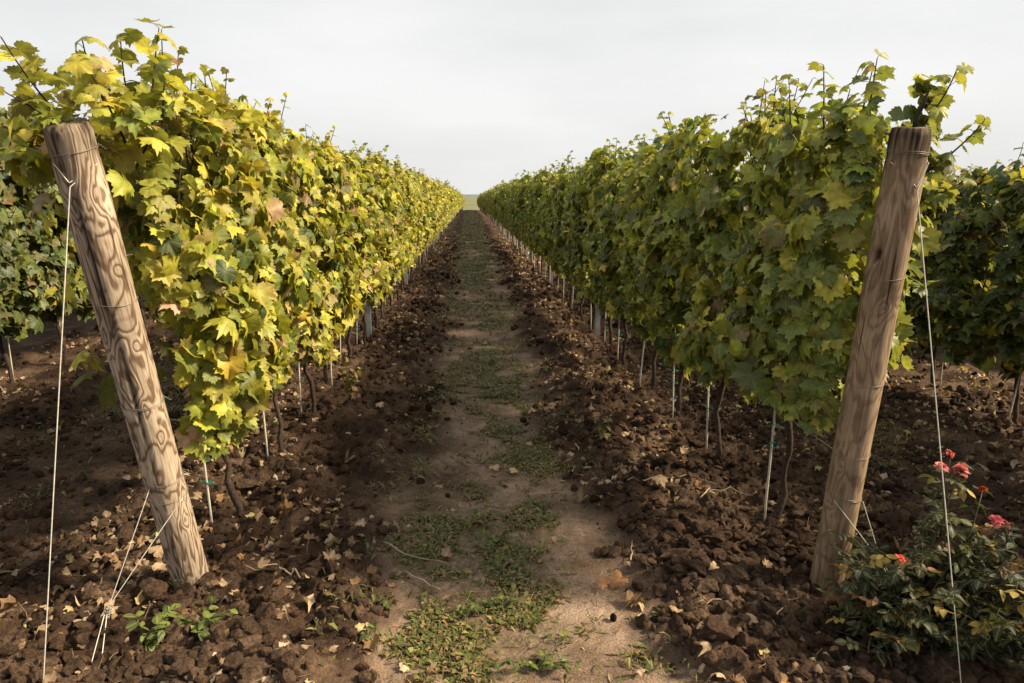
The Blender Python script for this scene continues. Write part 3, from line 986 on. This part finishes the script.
for k, (x, y, ln) in enumerate(((3.86, 4.62, 0.10), (3.91, 5.44, -0.02), (3.88, 6.3, 0.02), (-4.0, 6.95, -0.02), (-3.96, 6.1, 0.03))):
    o = link('vine_stake', STK[k][0], None, (x, y, gh(x, y)))
    o.rotation_euler = (0, ln, 0)
    tag(o, ['leaning pale stake in the dark row behind the red roses', 'upright pale stake in the dark row, just past the taut cord', 'third pale stake along the dark row behind the roses',
            'pale stake in the dim row left of the swirl-grained post', 'farther pale stake in the dim row left of the swirl-grained post'][k], 'stake', 'stakes of the neighbouring rows')

def steel_post_mesh():
    mb = MB()
    w, d_, t = 0.026, 0.018, 0.0035     # open C profile
    prof = [(-w, d_), (-w, -d_), (w, -d_), (w, d_), (w - 0.008, d_), (w - 0.008, d_ - t), (w - t, d_ - t), (w - t, -d_ + t), (-w + t, -d_ + t), (-w + t, d_ - t), (-w + 0.008, d_ - t), (-w + 0.008, d_)]
    n = len(prof)
    V = [(px, py, z) for z in (-0.3, 2.0) for px, py in prof]
    F = []
    for j in range(n):
        q = (j + 1) % n
        F += [(j, q, q + n), (j, q + n, j + n)]
    mb.add(V, F)
    return mb.mesh('steel_post', M_STEEL, smooth=False)
SP = steel_post_mesh()
for X0, rn, nm in ((ROW_L, 'yellow-green left', 'swirl-grained'), (ROW_R, 'deep green right', 'knot-holed')):
    k, y = 0, 8.03
    while y < 62:
        o = link('steel_post', SP, None, (X0 - 0.02 * np.sign(X0), y, float(dip(y))))
        tag(o, '%s grey steel trellis post along the row behind the %s wooden post' % (ORD[k], nm), 'post', 'steel posts of the %s row' % rn)
        k += 1
        y += 4.75
# ------------------------------------------------------------------ soil clods
def ico(sub):
    import bmesh
    bm = bmesh.new()
    bmesh.ops.create_icosphere(bm, subdivisions=sub, radius=1)
    V = np.array([v.co[:] for v in bm.verts])
    F = np.array([[v.index for v in f.verts] for f in bm.faces])
    bm.free()
    return V, F
I2, I1, I2b, I3 = ico(2), ico(1), ico(3), ico(4)
def clod_shape(I, r, rough=0.35):
    V = I[0].copy()
    for _ in range(8):      # chop flat facets as a broken clod has
        d_ = r.normal(0, 1, 3); d_ /= np.linalg.norm(d_)
        c_ = r.uniform(0.35, 0.85)
        s_ = V @ d_
        V -= np.outer(np.clip(s_ - c_, 0, 9) * 0.85, d_)
    q = V * 2.2 + r.uniform(0, 50, 3)
    V *= (1 + rough * (vnoise(q[:, 0] + q[:, 2] * 0.7, q[:, 1] - q[:, 2] * 0.6, 5) - 0.5))[:, None]
    q = V * 6.5 + r.uniform(0, 50, 3)
    V *= (1 + rough * 0.35 * (vnoise(q[:, 0] + q[:, 2] * 0.7, q[:, 1] - q[:, 2] * 0.6, 5) - 0.5))[:, None]
    return V
def rotm(r, L):
    q = r.normal(0, 1, (L, 4)); q /= np.linalg.norm(q, axis=1)[:, None]
    w, x, y, z = q.T
    return np.stack([1 - 2 * (y * y + z * z), 2 * (x * y - z * w), 2 * (x * z + y * w), 2 * (x * y + z * w), 1 - 2 * (x * x + z * z), 2 * (y * z - x * w), 2 * (x * z - y * w), 2 * (y * z + x * w), 1 - 2 * (x * x + y * y)], 1).reshape(L, 3, 3)

r = np.random.default_rng(21)
mb = MB()
NC = 120000
yy = 1.7 * np.exp(r.random(NC) * np.log(15))
xx = r.uniform(-4.6, 4.6, NC)
hh, pp, _ = ground_h(xx, yy)
dens = (1 - pp) * (0.25 + 1.5 * np.clip(fbm(xx * 1.6, yy * 1.6, 33, 3) - 0.42, 0, 1) * 3) + 0.008

k = r.random(NC) < dens
xx, yy, hh = xx[k], yy[k], hh[k]
sz = (0.0045 + 0.034 * r.random(len(xx)) ** 6.0) * np.clip(yy / 7, 1, 1.8)
for bank, tpl in ((0, I1), (1, I2)):
    for v in range(6):
        sel = ((sz > 0.016) == bool(bank)) & (np.arange(len(xx)) % 6 == v)
        if not sel.any(): continue
        V = clod_shape(tpl, r)
        L = int(sel.sum())
        Rm = rotm(r, L)
        sc = sz[sel][:, None] * r.uniform(0.7, 1.3, (L, 3))
        P = np.einsum('lij,nj->lni', Rm, V) * sc[:, None, :] + np.stack([xx[sel], yy[sel], hh[sel] + sz[sel] * 0.25], 1)[:, None, :]
        F = (tpl[1][None] + (np.arange(L) * len(V))[:, None, None]).reshape(-1, 3)
        C = np.repeat((r.uniform(0.5, 1.2, (L, 1)) * np.array([1, 1, 1]))[:, None, :], len(V), 1)
        mb.add(P.reshape(-1, 3), F, col=C.reshape(-1, 3))
MC = 1500
cy_ = 1.75 + 3.6 * r.random(MC) ** 1.3
cx_ = np.where(r.random(MC) < 0.62, r.normal(0.98, 0.26, MC), r.normal(-0.98, 0.34, MC))
ch_, cp_, _ = ground_h(cx_, cy_)
k = (cp_ < 0.45) & (r.random(MC) < np.clip((fbm(cx_ * 2.2, cy_ * 1.8, 133, 2) - 0.36) * 4, 0.03, 1))
for x, y, z in zip(cx_[k], cy_[k], ch_[k]):
    s_ = 0.016 + 0.036 * r.random() ** 2
    V = clod_shape(I2b, r, 0.5) * s_ * np.array([r.uniform(0.8, 1.5), r.uniform(0.8, 1.3), r.uniform(0.5, 0.85)])
    q = r.uniform(0, 6.28)
    V = V @ np.array([[math.cos(q), math.sin(q), 0], [-math.sin(q), math.cos(q), 0], [0, 0, 1]]) + np.array([x, y, z + s_ * 0.25])
    mb.add(V, I2b[1], col=np.ones(3) * r.uniform(0.6, 1.25))
tag(link('soil_crumbs', mb.mesh('soil_crumbs', M_CLOD, smooth=False)), 'loose dark crumbs of tilled soil either side of the alley', 'soil', kind='stuff')

big = [(-1.30, 2.66, 0.055, 'rounded pale clod of earth at the foot of the swirl-grained post'), (-1.20, 2.62, 0.036, 'smaller clod of earth touching the swirl-grained post foot'),
       (-1.09, 2.70, 0.026, 'pebble-sized clod just inside the swirl-grained post foot'), (0.86, 2.18, 0.058, 'big cracked clod of earth at the bottom edge, right of the path'),
       (0.95, 2.16, 0.052, 'second big clod at the bottom edge, next to the cracked one'), (0.77, 2.50, 0.048, 'long tilted slab of earth where the path meets the dark soil'),
       (0.88, 2.78, 0.035, 'flat-topped clod of earth above the tilted slab'), (0.60, 2.98, 0.036, 'round pale clod on the path edge beside fallen leaves'),
       (0.70, 3.02, 0.026, 'small clod next to the round pale one on the path edge'), (-0.62, 2.88, 0.034, 'lone clod left of the path by the dry twigs'),
       (-0.86, 3.00, 0.042, 'dark clod between the swirl-grained post and the path'), (-0.78, 2.42, 0.048, 'broad dark clod near the bottom edge, left of the path'),
       (1.10, 2.36, 0.045, 'dark clod in the shadow between path and rose bush'), (-1.45, 2.86, 0.030, 'clod beside the anchor cords left of the post'),
       (0.62, 2.22, 0.026, 'small crumbly clod at the weedy edge of the path')]
for (x, y, s, lb) in big:
    V = clod_shape(I3, r, 0.5) * s * np.array([r.uniform(0.85, 1.15), r.uniform(0.85, 1.2), r.uniform(0.65, 0.9)])
    if 'slab' in lb: V *= np.array([0.7, 1.7, 0.7])
    mb = MB()
    mb.add(V, I3[1], col=np.tile(r.uniform(1.0, 1.5) * np.ones(3), (len(V), 1)))
    o = link('soil_clod', mb.mesh('soil_clod', M_CLOD), None, (x, y, gh(x, y) + s * 0.35))
    o.rotation_euler = (r.normal(0, 0.2), r.normal(0, 0.2), r.uniform(0, 6))
    tag(o, lb, 'clod', 'larger clods of earth')

# ------------------------------------------------------------------ weeds and grass along the alleys
mb = MB()
NG = 560000
yy = np.where(r.random(NG) < 0.55, 1.6 * np.exp(r.random(NG) * np.log(4)), 4.0 * np.exp(r.random(NG) * np.log(27)))
alley = r.choice([0.08, 0.08, 0.08, 0.08, -2.55, 2.7], NG)
alley = np.where((yy > 14), 0.08, alley)
xx = alley + r.normal(0, 0.33, NG)
hh, pp, _ = ground_h(xx, yy)
pat = fbm(xx * 1.5, yy * 1.2, 70, 4) + 0.05 * np.exp(-((yy - 10) / 3.5) ** 2) + 0.01 * (yy > 5)
fine = fbm(xx * 6.5, yy * 6.0, 77, 2)
gap = np.where(np.abs(xx - alley) < 0.7, np.clip((pat - 0.38) * 5, 0, 1) * np.clip((fine - np.where(yy < 4, 0.45, 0.38)) * 5, 0, 1), 0.0)
gap += 0.02
k = r.random(NG) < gap * (0.35 + 0.65 * pp) * np.clip(yy / 4.2, 0.7, 1)
xx, yy, hh = xx[k], yy[k], hh[k]
L = len(xx)
far_s = np.clip(yy / 5.5, 1, 9)
ln = (0.012 + 0.055 * r.random(L) ** 2) * far_s ** 0.7
ang = r.uniform(0, 6.283, L)
rise = r.uniform(0.1, 1.5, L)
d_ = np.stack([np.cos(ang), np.sin(ang), rise], 1); d_ /= np.linalg.norm(d_, axis=1)[:, None]
sx = np.stack([-np.sin(ang), np.cos(ang), np.zeros(L)], 1)
w_ = ln * np.where(r.random(L) < 0.6, r.uniform(0.03, 0.07, L), r.uniform(0.08, 0.2, L))
p0 = np.stack([xx, yy, hh + dip(yy)], 1)
dn = np.array([0, 0, 1.0])
Q = [p0 - sx * w_[:, None] * 0.4, p0 + sx * w_[:, None] * 0.4,
     p0 + d_ * ln[:, None] * 0.55 - sx * w_[:, None], p0 + d_ * ln[:, None] * 0.55 + sx * w_[:, None],
     p0 + d_ * ln[:, None] - dn * (ln * rise * 0.35)[:, None]]
V = np.stack(Q, 1)
F = (np.array([(0, 1, 3), (0, 3, 2), (2, 3, 4)])[None] + (np.arange(L) * 5)[:, None, None]).reshape(-1, 3)
gp = np.array([(0.075, 0.095, 0.028), (0.125, 0.140, 0.040), (0.200, 0.185, 0.065), (0.22, 0.145, 0.085)])
C = gp[r.choice(4, L, p=[0.26, 0.26, 0.18, 0.30])] * r.uniform(0.75, 1.3, (L, 1))
mb.add(V.reshape(-1, 3), F, col=np.repeat(C, 5, 0))
tag(link('grass', mb.mesh('grass', M_GRASS)), 'low patchy weeds and grass along the middle of the alley', 'grass', kind='stuff')

# ------------------------------------------------------------------ dry fallen leaves and straw
def litter_cols(n):
    p = np.array([(0.34, 0.245, 0.165), (0.48, 0.37, 0.265), (0.20, 0.125, 0.075), (0.26, 0.155, 0.075), (0.12, 0.075, 0.048), (0.40, 0.34, 0.17)])
    return p[r.choice(6, n, p=[0.30, 0.20, 0.22, 0.10, 0.12, 0.06])] * r.uniform(0.7, 1.15, (n, 1))
mb = MB()
NL = 60000
yy = 1.8 + 30 * r.random(NL) ** 2.0
xx = r.uniform(-4.6, 4.6, NL)
hh, pp, _ = ground_h(xx, yy)
dr = np.min(np.abs(xx[:, None] - ROWS), 1)
cl = fbm(xx * 1.3 + 9, yy * 1.3, 44, 3)
dens = np.exp(-((dr - 0.42) / 0.42) ** 2) * np.clip((cl - 0.41) * 7, 0, 1) * np.clip((yy - 1.9) / 1.3, 0.12, 1) + 0.025
k = r.random(NL) < dens
xx, yy, hh = xx[k], yy[k], hh[k]
L = len(xx)
nr = np.stack([r.normal(0, 0.55, L), r.normal(0, 0.55, L), np.ones(L)], 1)
tp = np.stack([r.normal(0, 1, L), r.normal(0, 1, L), r.normal(0, 0.2, L)], 1)
place_leaves(mb, LEAF_MID, np.stack([xx, yy, hh + r.uniform(-0.006, 0.014, L)], 1), nr, tp, r.uniform(0.012, 0.038, L) * np.clip(yy / 10, 1, 1.8), litter_cols(L), (0.12, 0.07, 0.04), r.uniform(0, 0.6, L), r, curl=4.0)
tag(link('leaf_litter', mb.mesh('leaf_litter', M_LITTER)), 'curled brown leaf litter scattered under the vines and along the soil', 'leaf litter', kind='stuff')

spots = [(0.13, 4.05, 0.052, 'pale fallen leaf lying on the middle of the path'), (0.24, 3.98, 0.044, 'fallen leaf next to the pale one on the path'),
         (1.02, 3.55, 0.060, 'large pinkish dry leaf on dark soil before the stake row'), (1.27, 4.0, 0.04, 'pale dry leaf between the first two right stakes'),
         (0.62, 2.70, 0.058, 'orange-brown curled leaf at the right edge of the path'), (0.55, 2.68, 0.042, 'tan leaf tip curled beside the orange-brown one'),
         (1.04, 2.72, 0.032, 'pale curled leaf among dark clods'), (-1.42, 2.98, 0.062, 'pale tan leaf leaning in a drift left of the post'),
         (-1.30, 3.06, 0.060, 'broad beige leaf in the drift behind the post'), (-1.52, 3.20, 0.055, 'greenish pale leaf on top of the drift by the post'),
         (-1.25, 2.92, 0.05, 'dry brown leaf against the swirl-grained post'), (-1.36, 2.85, 0.05, 'curled light leaf before the drift by the post'),
         (0.45, 5.1, 0.05, 'bright dry leaf on the path far from the posts'), (-0.70, 5.2, 0.055, 'tan leaf on the left tilled strip'),
         (0.95, 5.2, 0.055, 'bright tan leaf in the right litter patch'), (0.85, 4.6, 0.05, 'brown leaf at the edge of the right litter patch')]
for (x, y, s, lb) in spots:
    m1 = MB()
    c_ = np.array([(0.50, 0.36, 0.24)]) * r.uniform(0.8, 1.1)
    if 'orange' in lb or 'brown' in lb: c_ = np.array([(0.40, 0.21, 0.09)])
    if 'greenish' in lb: c_ = np.array([(0.38, 0.38, 0.18)])
    place_leaves(m1, LEAF_HI, np.zeros((1, 3)), np.array([[r.normal(0, 0.4), -0.3, 1.0]]), r.normal(0, 1, (1, 3)) * np.array([1, 1, 0.1]), np.array([s * 0.82]), c_, (0.2, 0.11, 0.06), np.array([0.35]), r, curl=2.2)
    tag(link('fallen_leaf', m1.mesh('fallen_leaf', M_LITTER), None, (x, y, gh(x, y) + 0.012 + s * 0.35)), lb, 'fallen leaf', 'single fallen leaves')

mb = MB()
NS = 9000
yy = 1.8 + 13 * r.random(NS) ** 1.6
xx = r.uniform(-3.2, 3.4, NS)
hh, pp, _ = ground_h(xx, yy)
cl = fbm(xx * 1.7 + 2, yy * 1.7, 144, 3)
k = r.random(NS) < np.clip((cl - 0.42) * 4, 0.16, 1)
for x, y, z in zip(xx[k], yy[k], hh[k]):
    a_ = r.uniform(0, 6.28); l_ = r.uniform(0.015, 0.07)
    dv = np.array([math.cos(a_), math.sin(a_), r.normal(0, 0.18)]) * l_
    p = np.array([x, y, z + 0.008])
    bend = r.normal(0, 0.2, 3) * l_
    tube(mb, [p - dv, p + bend, p + dv], r.uniform(0.0006, 0.0014), 3, col=np.array((0.25, 0.17, 0.10)) * r.uniform(0.4, 1.3), caps=False)
tag(link('straw_litter', mb.mesh('straw_litter', M_STRAW)), 'fine dry straw and stalk bits strewn over the soil', 'straw', kind='stuff')

twigs = [([(-0.42, 3.05), (-0.30, 2.95), (-0.12, 2.88)], 0.004, 'pale bent twig lying on the left side of the path'), ([(-0.30, 2.82), (-0.20, 2.72), (-0.14, 2.66)], 0.005, 'short thick twig below the bent one on the path'),
         ([(0.30, 3.62), (0.42, 3.66), (0.55, 3.66)], 0.004, 'small pale twig across the grass in mid path'), ([(0.85, 3.6), (1.05, 3.7), (1.25, 3.72), (1.36, 3.60)], 0.004, 'long dry cane on the soil before the second stake'),
         ([(1.2, 3.4), (1.3, 3.52), (1.42, 3.5), (1.52, 3.42)], 0.004, 'arched dry twig near the first right stake'), ([(0.88, 2.45), (1.0, 2.50), (1.08, 2.58)], 0.003, 'thin straw-coloured stalk on clods right of the path'),
         ([(1.16, 2.36), (1.24, 2.44), (1.30, 2.48)], 0.003, 'tan stalk lying toward the rose bush'), ([(-2.2, 5.0), (-1.9, 4.9), (-1.75, 4.8)], 0.005, 'dry cane on dim ground behind the swirl-grained post'),
         ([(0.7, 2.86), (0.73, 2.93), (0.75, 3.02)], 0.004, 'upright broken stalk on the soil bank'), ([(-0.72, 2.66), (-0.82, 2.76), (-0.9, 2.74), (-0.98, 2.80)], 0.004, 'rootlet twig in the soil right of the swirl-grained post')]
for P2, rd, lb in twigs:
    P3 = []
    for i in range(len(P2) - 1):
        for t in np.linspace(0, 1, 5, endpoint=(i == len(P2) - 2)):
            x = P2[i][0] * (1 - t) + P2[i + 1][0] * t; y = P2[i][1] * (1 - t) + P2[i + 1][1] * t
            P3.append((x + r.normal(0, 0.004), y + r.normal(0, 0.004), gh(x, y) + 0.016 + r.uniform(0, 0.012)))
    P3 = np.array(P3); P3[:, 2] = np.maximum(P3[:, 2], P3[:, 2].mean() - 0.005)
    mb = MB()
    tube(mb, P3, np.linspace(rd, rd * 0.5, len(P3)), 6)
    tag(link('dry_twig', mb.mesh('dry_twig', M_TWIG)), lb, 'twig', 'dry twigs')

# leafy weeds
def weed(x, y, h, n, lb, s=0.03, spread=0.1, pal=((0.075, 0.10, 0.026), (0.13, 0.15, 0.035), (0.055, 0.08, 0.022)), stems=3):
    root = link('weed_plant', None, None, (x, y, gh(x, y)))
    root.empty_display_size = 0.1
    tag(root, lb, 'weed', 'leafy weeds')
    st, fo = MB(), MB()
    for q in range(stems):
        a_ = r.uniform(0, 6.28)
        e = np.array([math.cos(a_) * spread * r.uniform(0.3, 1), math.sin(a_) * spread * r.uniform(0.3, 1), h * r.uniform(0.6, 1)])
        t = np.linspace(0, 1, 6)[:, None]
        P = t * e + np.sin(t * 3.1) * np.array([0, 0, 0.02]) - np.array([0, 0, 0.01]) * (1 - t)
        tube(st, P, np.linspace(0.0022, 0.001, 6), 5)
        m = n // stems
        tt = r.uniform(0.1, 1, m)[:, None]
        pos = tt * e + np.sin(tt * 3.1) * np.array([0, 0, 0.02])
        an = r.uniform(0, 6.28, m)
        out = np.stack([np.cos(an), np.sin(an), r.uniform(-0.1, 0.6, m)], 1)
        place_leaves(fo, OVAL, pos, np.stack([r.normal(0, 0.4, m), r.normal(0, 0.4, m), np.ones(m)], 1), out, s * r.uniform(0.6, 1.2, m), np.array(pal)[r.integers(0, len(pal), m)] * r.uniform(0.8, 1.3, (m, 1)), r=r)
    link('stem', st.mesh('weed_stem', M_STEM), root)
    link('leaves', fo.mesh('weed_leaves', M_GRASS2), root)
M_GRASS2 = leaf_mat('weed_leaf', trans=0.25, under=0.0, spec=0.25)
weed(-1.02, 2.40, 0.10, 60, 'leafy green weed in front of the swirl-grained post', 0.04, 0.14, stems=5)
weed(-1.18, 2.32, 0.10, 60, 'leafy weed patch at the bottom edge near the anchor cords', 0.04, 0.16, stems=5)
weed(-1.20, 2.70, 0.08, 14, 'small green sprig at the swirl-grained post foot', 0.028, 0.03, stems=2)
weed(-0.95, 5.3, 0.42, 70, 'tall yellowish weed standing beside the left row', 0.05, 0.10, ((0.12, 0.13, 0.03), (0.2, 0.18, 0.05), (0.22, 0.13, 0.06)), stems=4)
weed(-0.36, 2.52, 0.07, 18, 'little seedling on bare sand at the left edge of the path', 0.030, 0.05, stems=2)
weed(-0.40, 2.32, 0.06, 14, 'seedling pair on the sandy path edge near the bottom', 0.028, 0.05, stems=2)
weed(1.58, 2.72, 0.28, 26, 'pale green shoot rising at the knot-holed post', 0.045, 0.10, ((0.07, 0.09, 0.05), (0.11, 0.13, 0.05)), stems=3)
weed(0.02, 2.55, 0.06, 60, 'green weed rosette in the middle of the path', 0.026, 0.14, stems=7)
weed(0.22, 2.20, 0.06, 70, 'broad low weed mat at the bottom of the path', 0.026, 0.20, stems=8)
weed(0.10, 3.1, 0.05, 60, 'low weed mat on the path level with the wooden posts', 0.024, 0.18, stems=8)
weed(0.85, 4.25, 0.22, 30, 'thin dry weed standing on the right tilled strip', 0.04, 0.12, ((0.12, 0.12, 0.04), (0.2, 0.12, 0.06)), stems=3)

# ------------------------------------------------------------------ rose bush
RB = np.array([1.61, 2.26, 0.0])
rose = link('rose_bush', None, None, (RB[0], RB[1], gh(RB[0], RB[1])))
tag(rose, 'dark leafy rose bush with coral red blooms in front of the knot-holed post', 'rose bush')
st, fo = MB(), MB()
r = np.random.default_rng(77)
tips = []
blooms = [(0.045, -0.02, 0.645, 0.042), (0.105, -0.03, 0.64, 0.044), (0.10, 0.02, 0.675, 0.028), (0.24, -0.06, 0.455, 0.036), (0.29, -0.04, 0.43, 0.042), (0.27, 0.06, 0.52, 0.022),
          (-0.12, -0.10, 0.34, 0.026), (0.30, -0.20, 0.17, 0.03)]
ends = [np.array(b_[:3]) - np.array([0, 0, 0.02]) for b_ in blooms]
for _ in range(88):
    a_ = r.uniform(0, 6.28); q = r.random() ** 0.6
    ends.append(np.array([0.05 + 0.08 + math.cos(a_) * 0.46 * q, -0.08 + math.sin(a_) * 0.34 * q, r.uniform(0.08, 0.46) * (1.1 - 0.4 * q)]))
for e in ends:
    b0 = np.array([r.normal(0.03, 0.06), r.normal(0, 0.05), -0.02])
    m = (b0 + e) / 2 + np.array([r.normal(0, 0.05), r.normal(0, 0.04), 0.04])
    t = np.linspace(0, 1, 9)[:, None]
    P = (1 - t) ** 2 * b0 + 2 * t * (1 - t) * m + t * t * e
    tube(st, P, np.linspace(0.0045, 0.002, 9), 5)
    nl = 11
    for q in np.linspace(0.22, 0.97, nl):
        p = ((1 - q) ** 2 * b0 + 2 * q * (1 - q) * m + q * q * e)
        an = r.uniform(0, 6.28)
        out = np.array([math.cos(an), math.sin(an), r.uniform(-0.3, 0.4)])
        out /= np.linalg.norm(out)
        pl_ = r.uniform(0.045, 0.07)
        tube(st, [p, p + out * pl_ * 0.5 + np.array([0, 0, 0.006]), p + out * pl_], 0.0011, 4)
        sd_ = np.cross(out, [0, 0, 1.0])
        pos = np.array([p + out * pl_, p + out * pl_ * 0.8, p + out * pl_ * 0.8, p + out * pl_ * 0.5, p + out * pl_ * 0.5])
        tp = np.array([out, out * 0.4 + sd_, out * 0.4 - sd_, out * 0.4 + sd_, out * 0.4 - sd_]) + np.array([0, 0, -0.25])
        nn = np.array([0, 0, 1.0]) + r.normal(0, 0.35, 3) + r.normal(0, 0.15, (5, 3))
        u = r.random()
        c_ = np.array((0.022, 0.030, 0.014)) if u < 0.70 else (np.array((0.070, 0.075, 0.030)) if u < 0.80 else (np.array((0.27, 0.20, 0.05)) if u < 0.93 else np.array((0.20, 0.10, 0.05))))
        place_leaves(fo, OVAL, pos, nn, tp, r.uniform(0.027, 0.041) * np.array([1.1, 1, 1, 0.85, 0.85]), np.tile(c_, (5, 1)) * r.uniform(0.8, 1.25, (5, 1)), (0.15, 0.08, 0.04), np.clip(r.normal(0, 0.15, 5), 0, 1), r)
link('stems', st.mesh('rose_stems', M_STEM), rose)
link('leaves', fo.mesh('rose_leaves', M_ROSE_LEAF), rose)
def rose_flower(loc, s, hue):
    m1 = MB()
    pos, nn, tp, sz, cc = [], [], [], [], []
    for k in range(34):
        q = k / 33
        a_ = k * 2.39996
        o_ = np.array([math.cos(a_), math.sin(a_), 0])
        rr = 0.10 + 0.55 * q
        pos.append(np.array([0, 0, -0.15]) + o_ * rr * 0.45)
        up = 1.35 - 1.0 * q
        tp.append(o_ * (0.10 + 0.65 * q) + np.array([0, 0, up]) + r.normal(0, 0.12, 3))
        nn.append(np.array([0, 0, 1.0]) * (0.3 + q) - o_ * (1.2 - q * 0.6) + r.normal(0, 0.15, 3))
        sz.append(0.75 + 0.35 * q)
        cc.append(np.array(hue) * r.uniform(0.75, 1.2))
    T = (OVAL[0] * np.array([2.2, 1, 1]), OVAL[1], OVAL[2] * 0, OVAL[3])
    place_leaves(m1, T, np.array(pos) * s, np.array(nn), np.array(tp), np.array(sz) * s, np.array(cc), r=r, curl=2.5)
    o = link('bloom', m1.mesh('bloom', M_PETAL), rose, loc)
    o.rotation_euler = (r.normal(0.75, 0.2), r.normal(0, 0.25), r.uniform(0, 6))
    return o
for k, b_ in enumerate(blooms):
    o = rose_flower(Vector(b_[:3]), b_[3] * 0.43, [(0.60, 0.20, 0.19), (0.62, 0.22, 0.21), (0.60, 0.15, 0.13), (0.58, 0.14, 0.14), (0.57, 0.12, 0.125), (0.60, 0.075, 0.02), (0.68, 0.10, 0.08), (0.5, 0.03, 0.03)][k])
    o['label'] = ['coral pink bloom', 'coral pink bloom', 'faded pink bloom', 'red bloom', 'red bloom', 'small orange bud', 'salmon bud', 'deep red bud'][k]
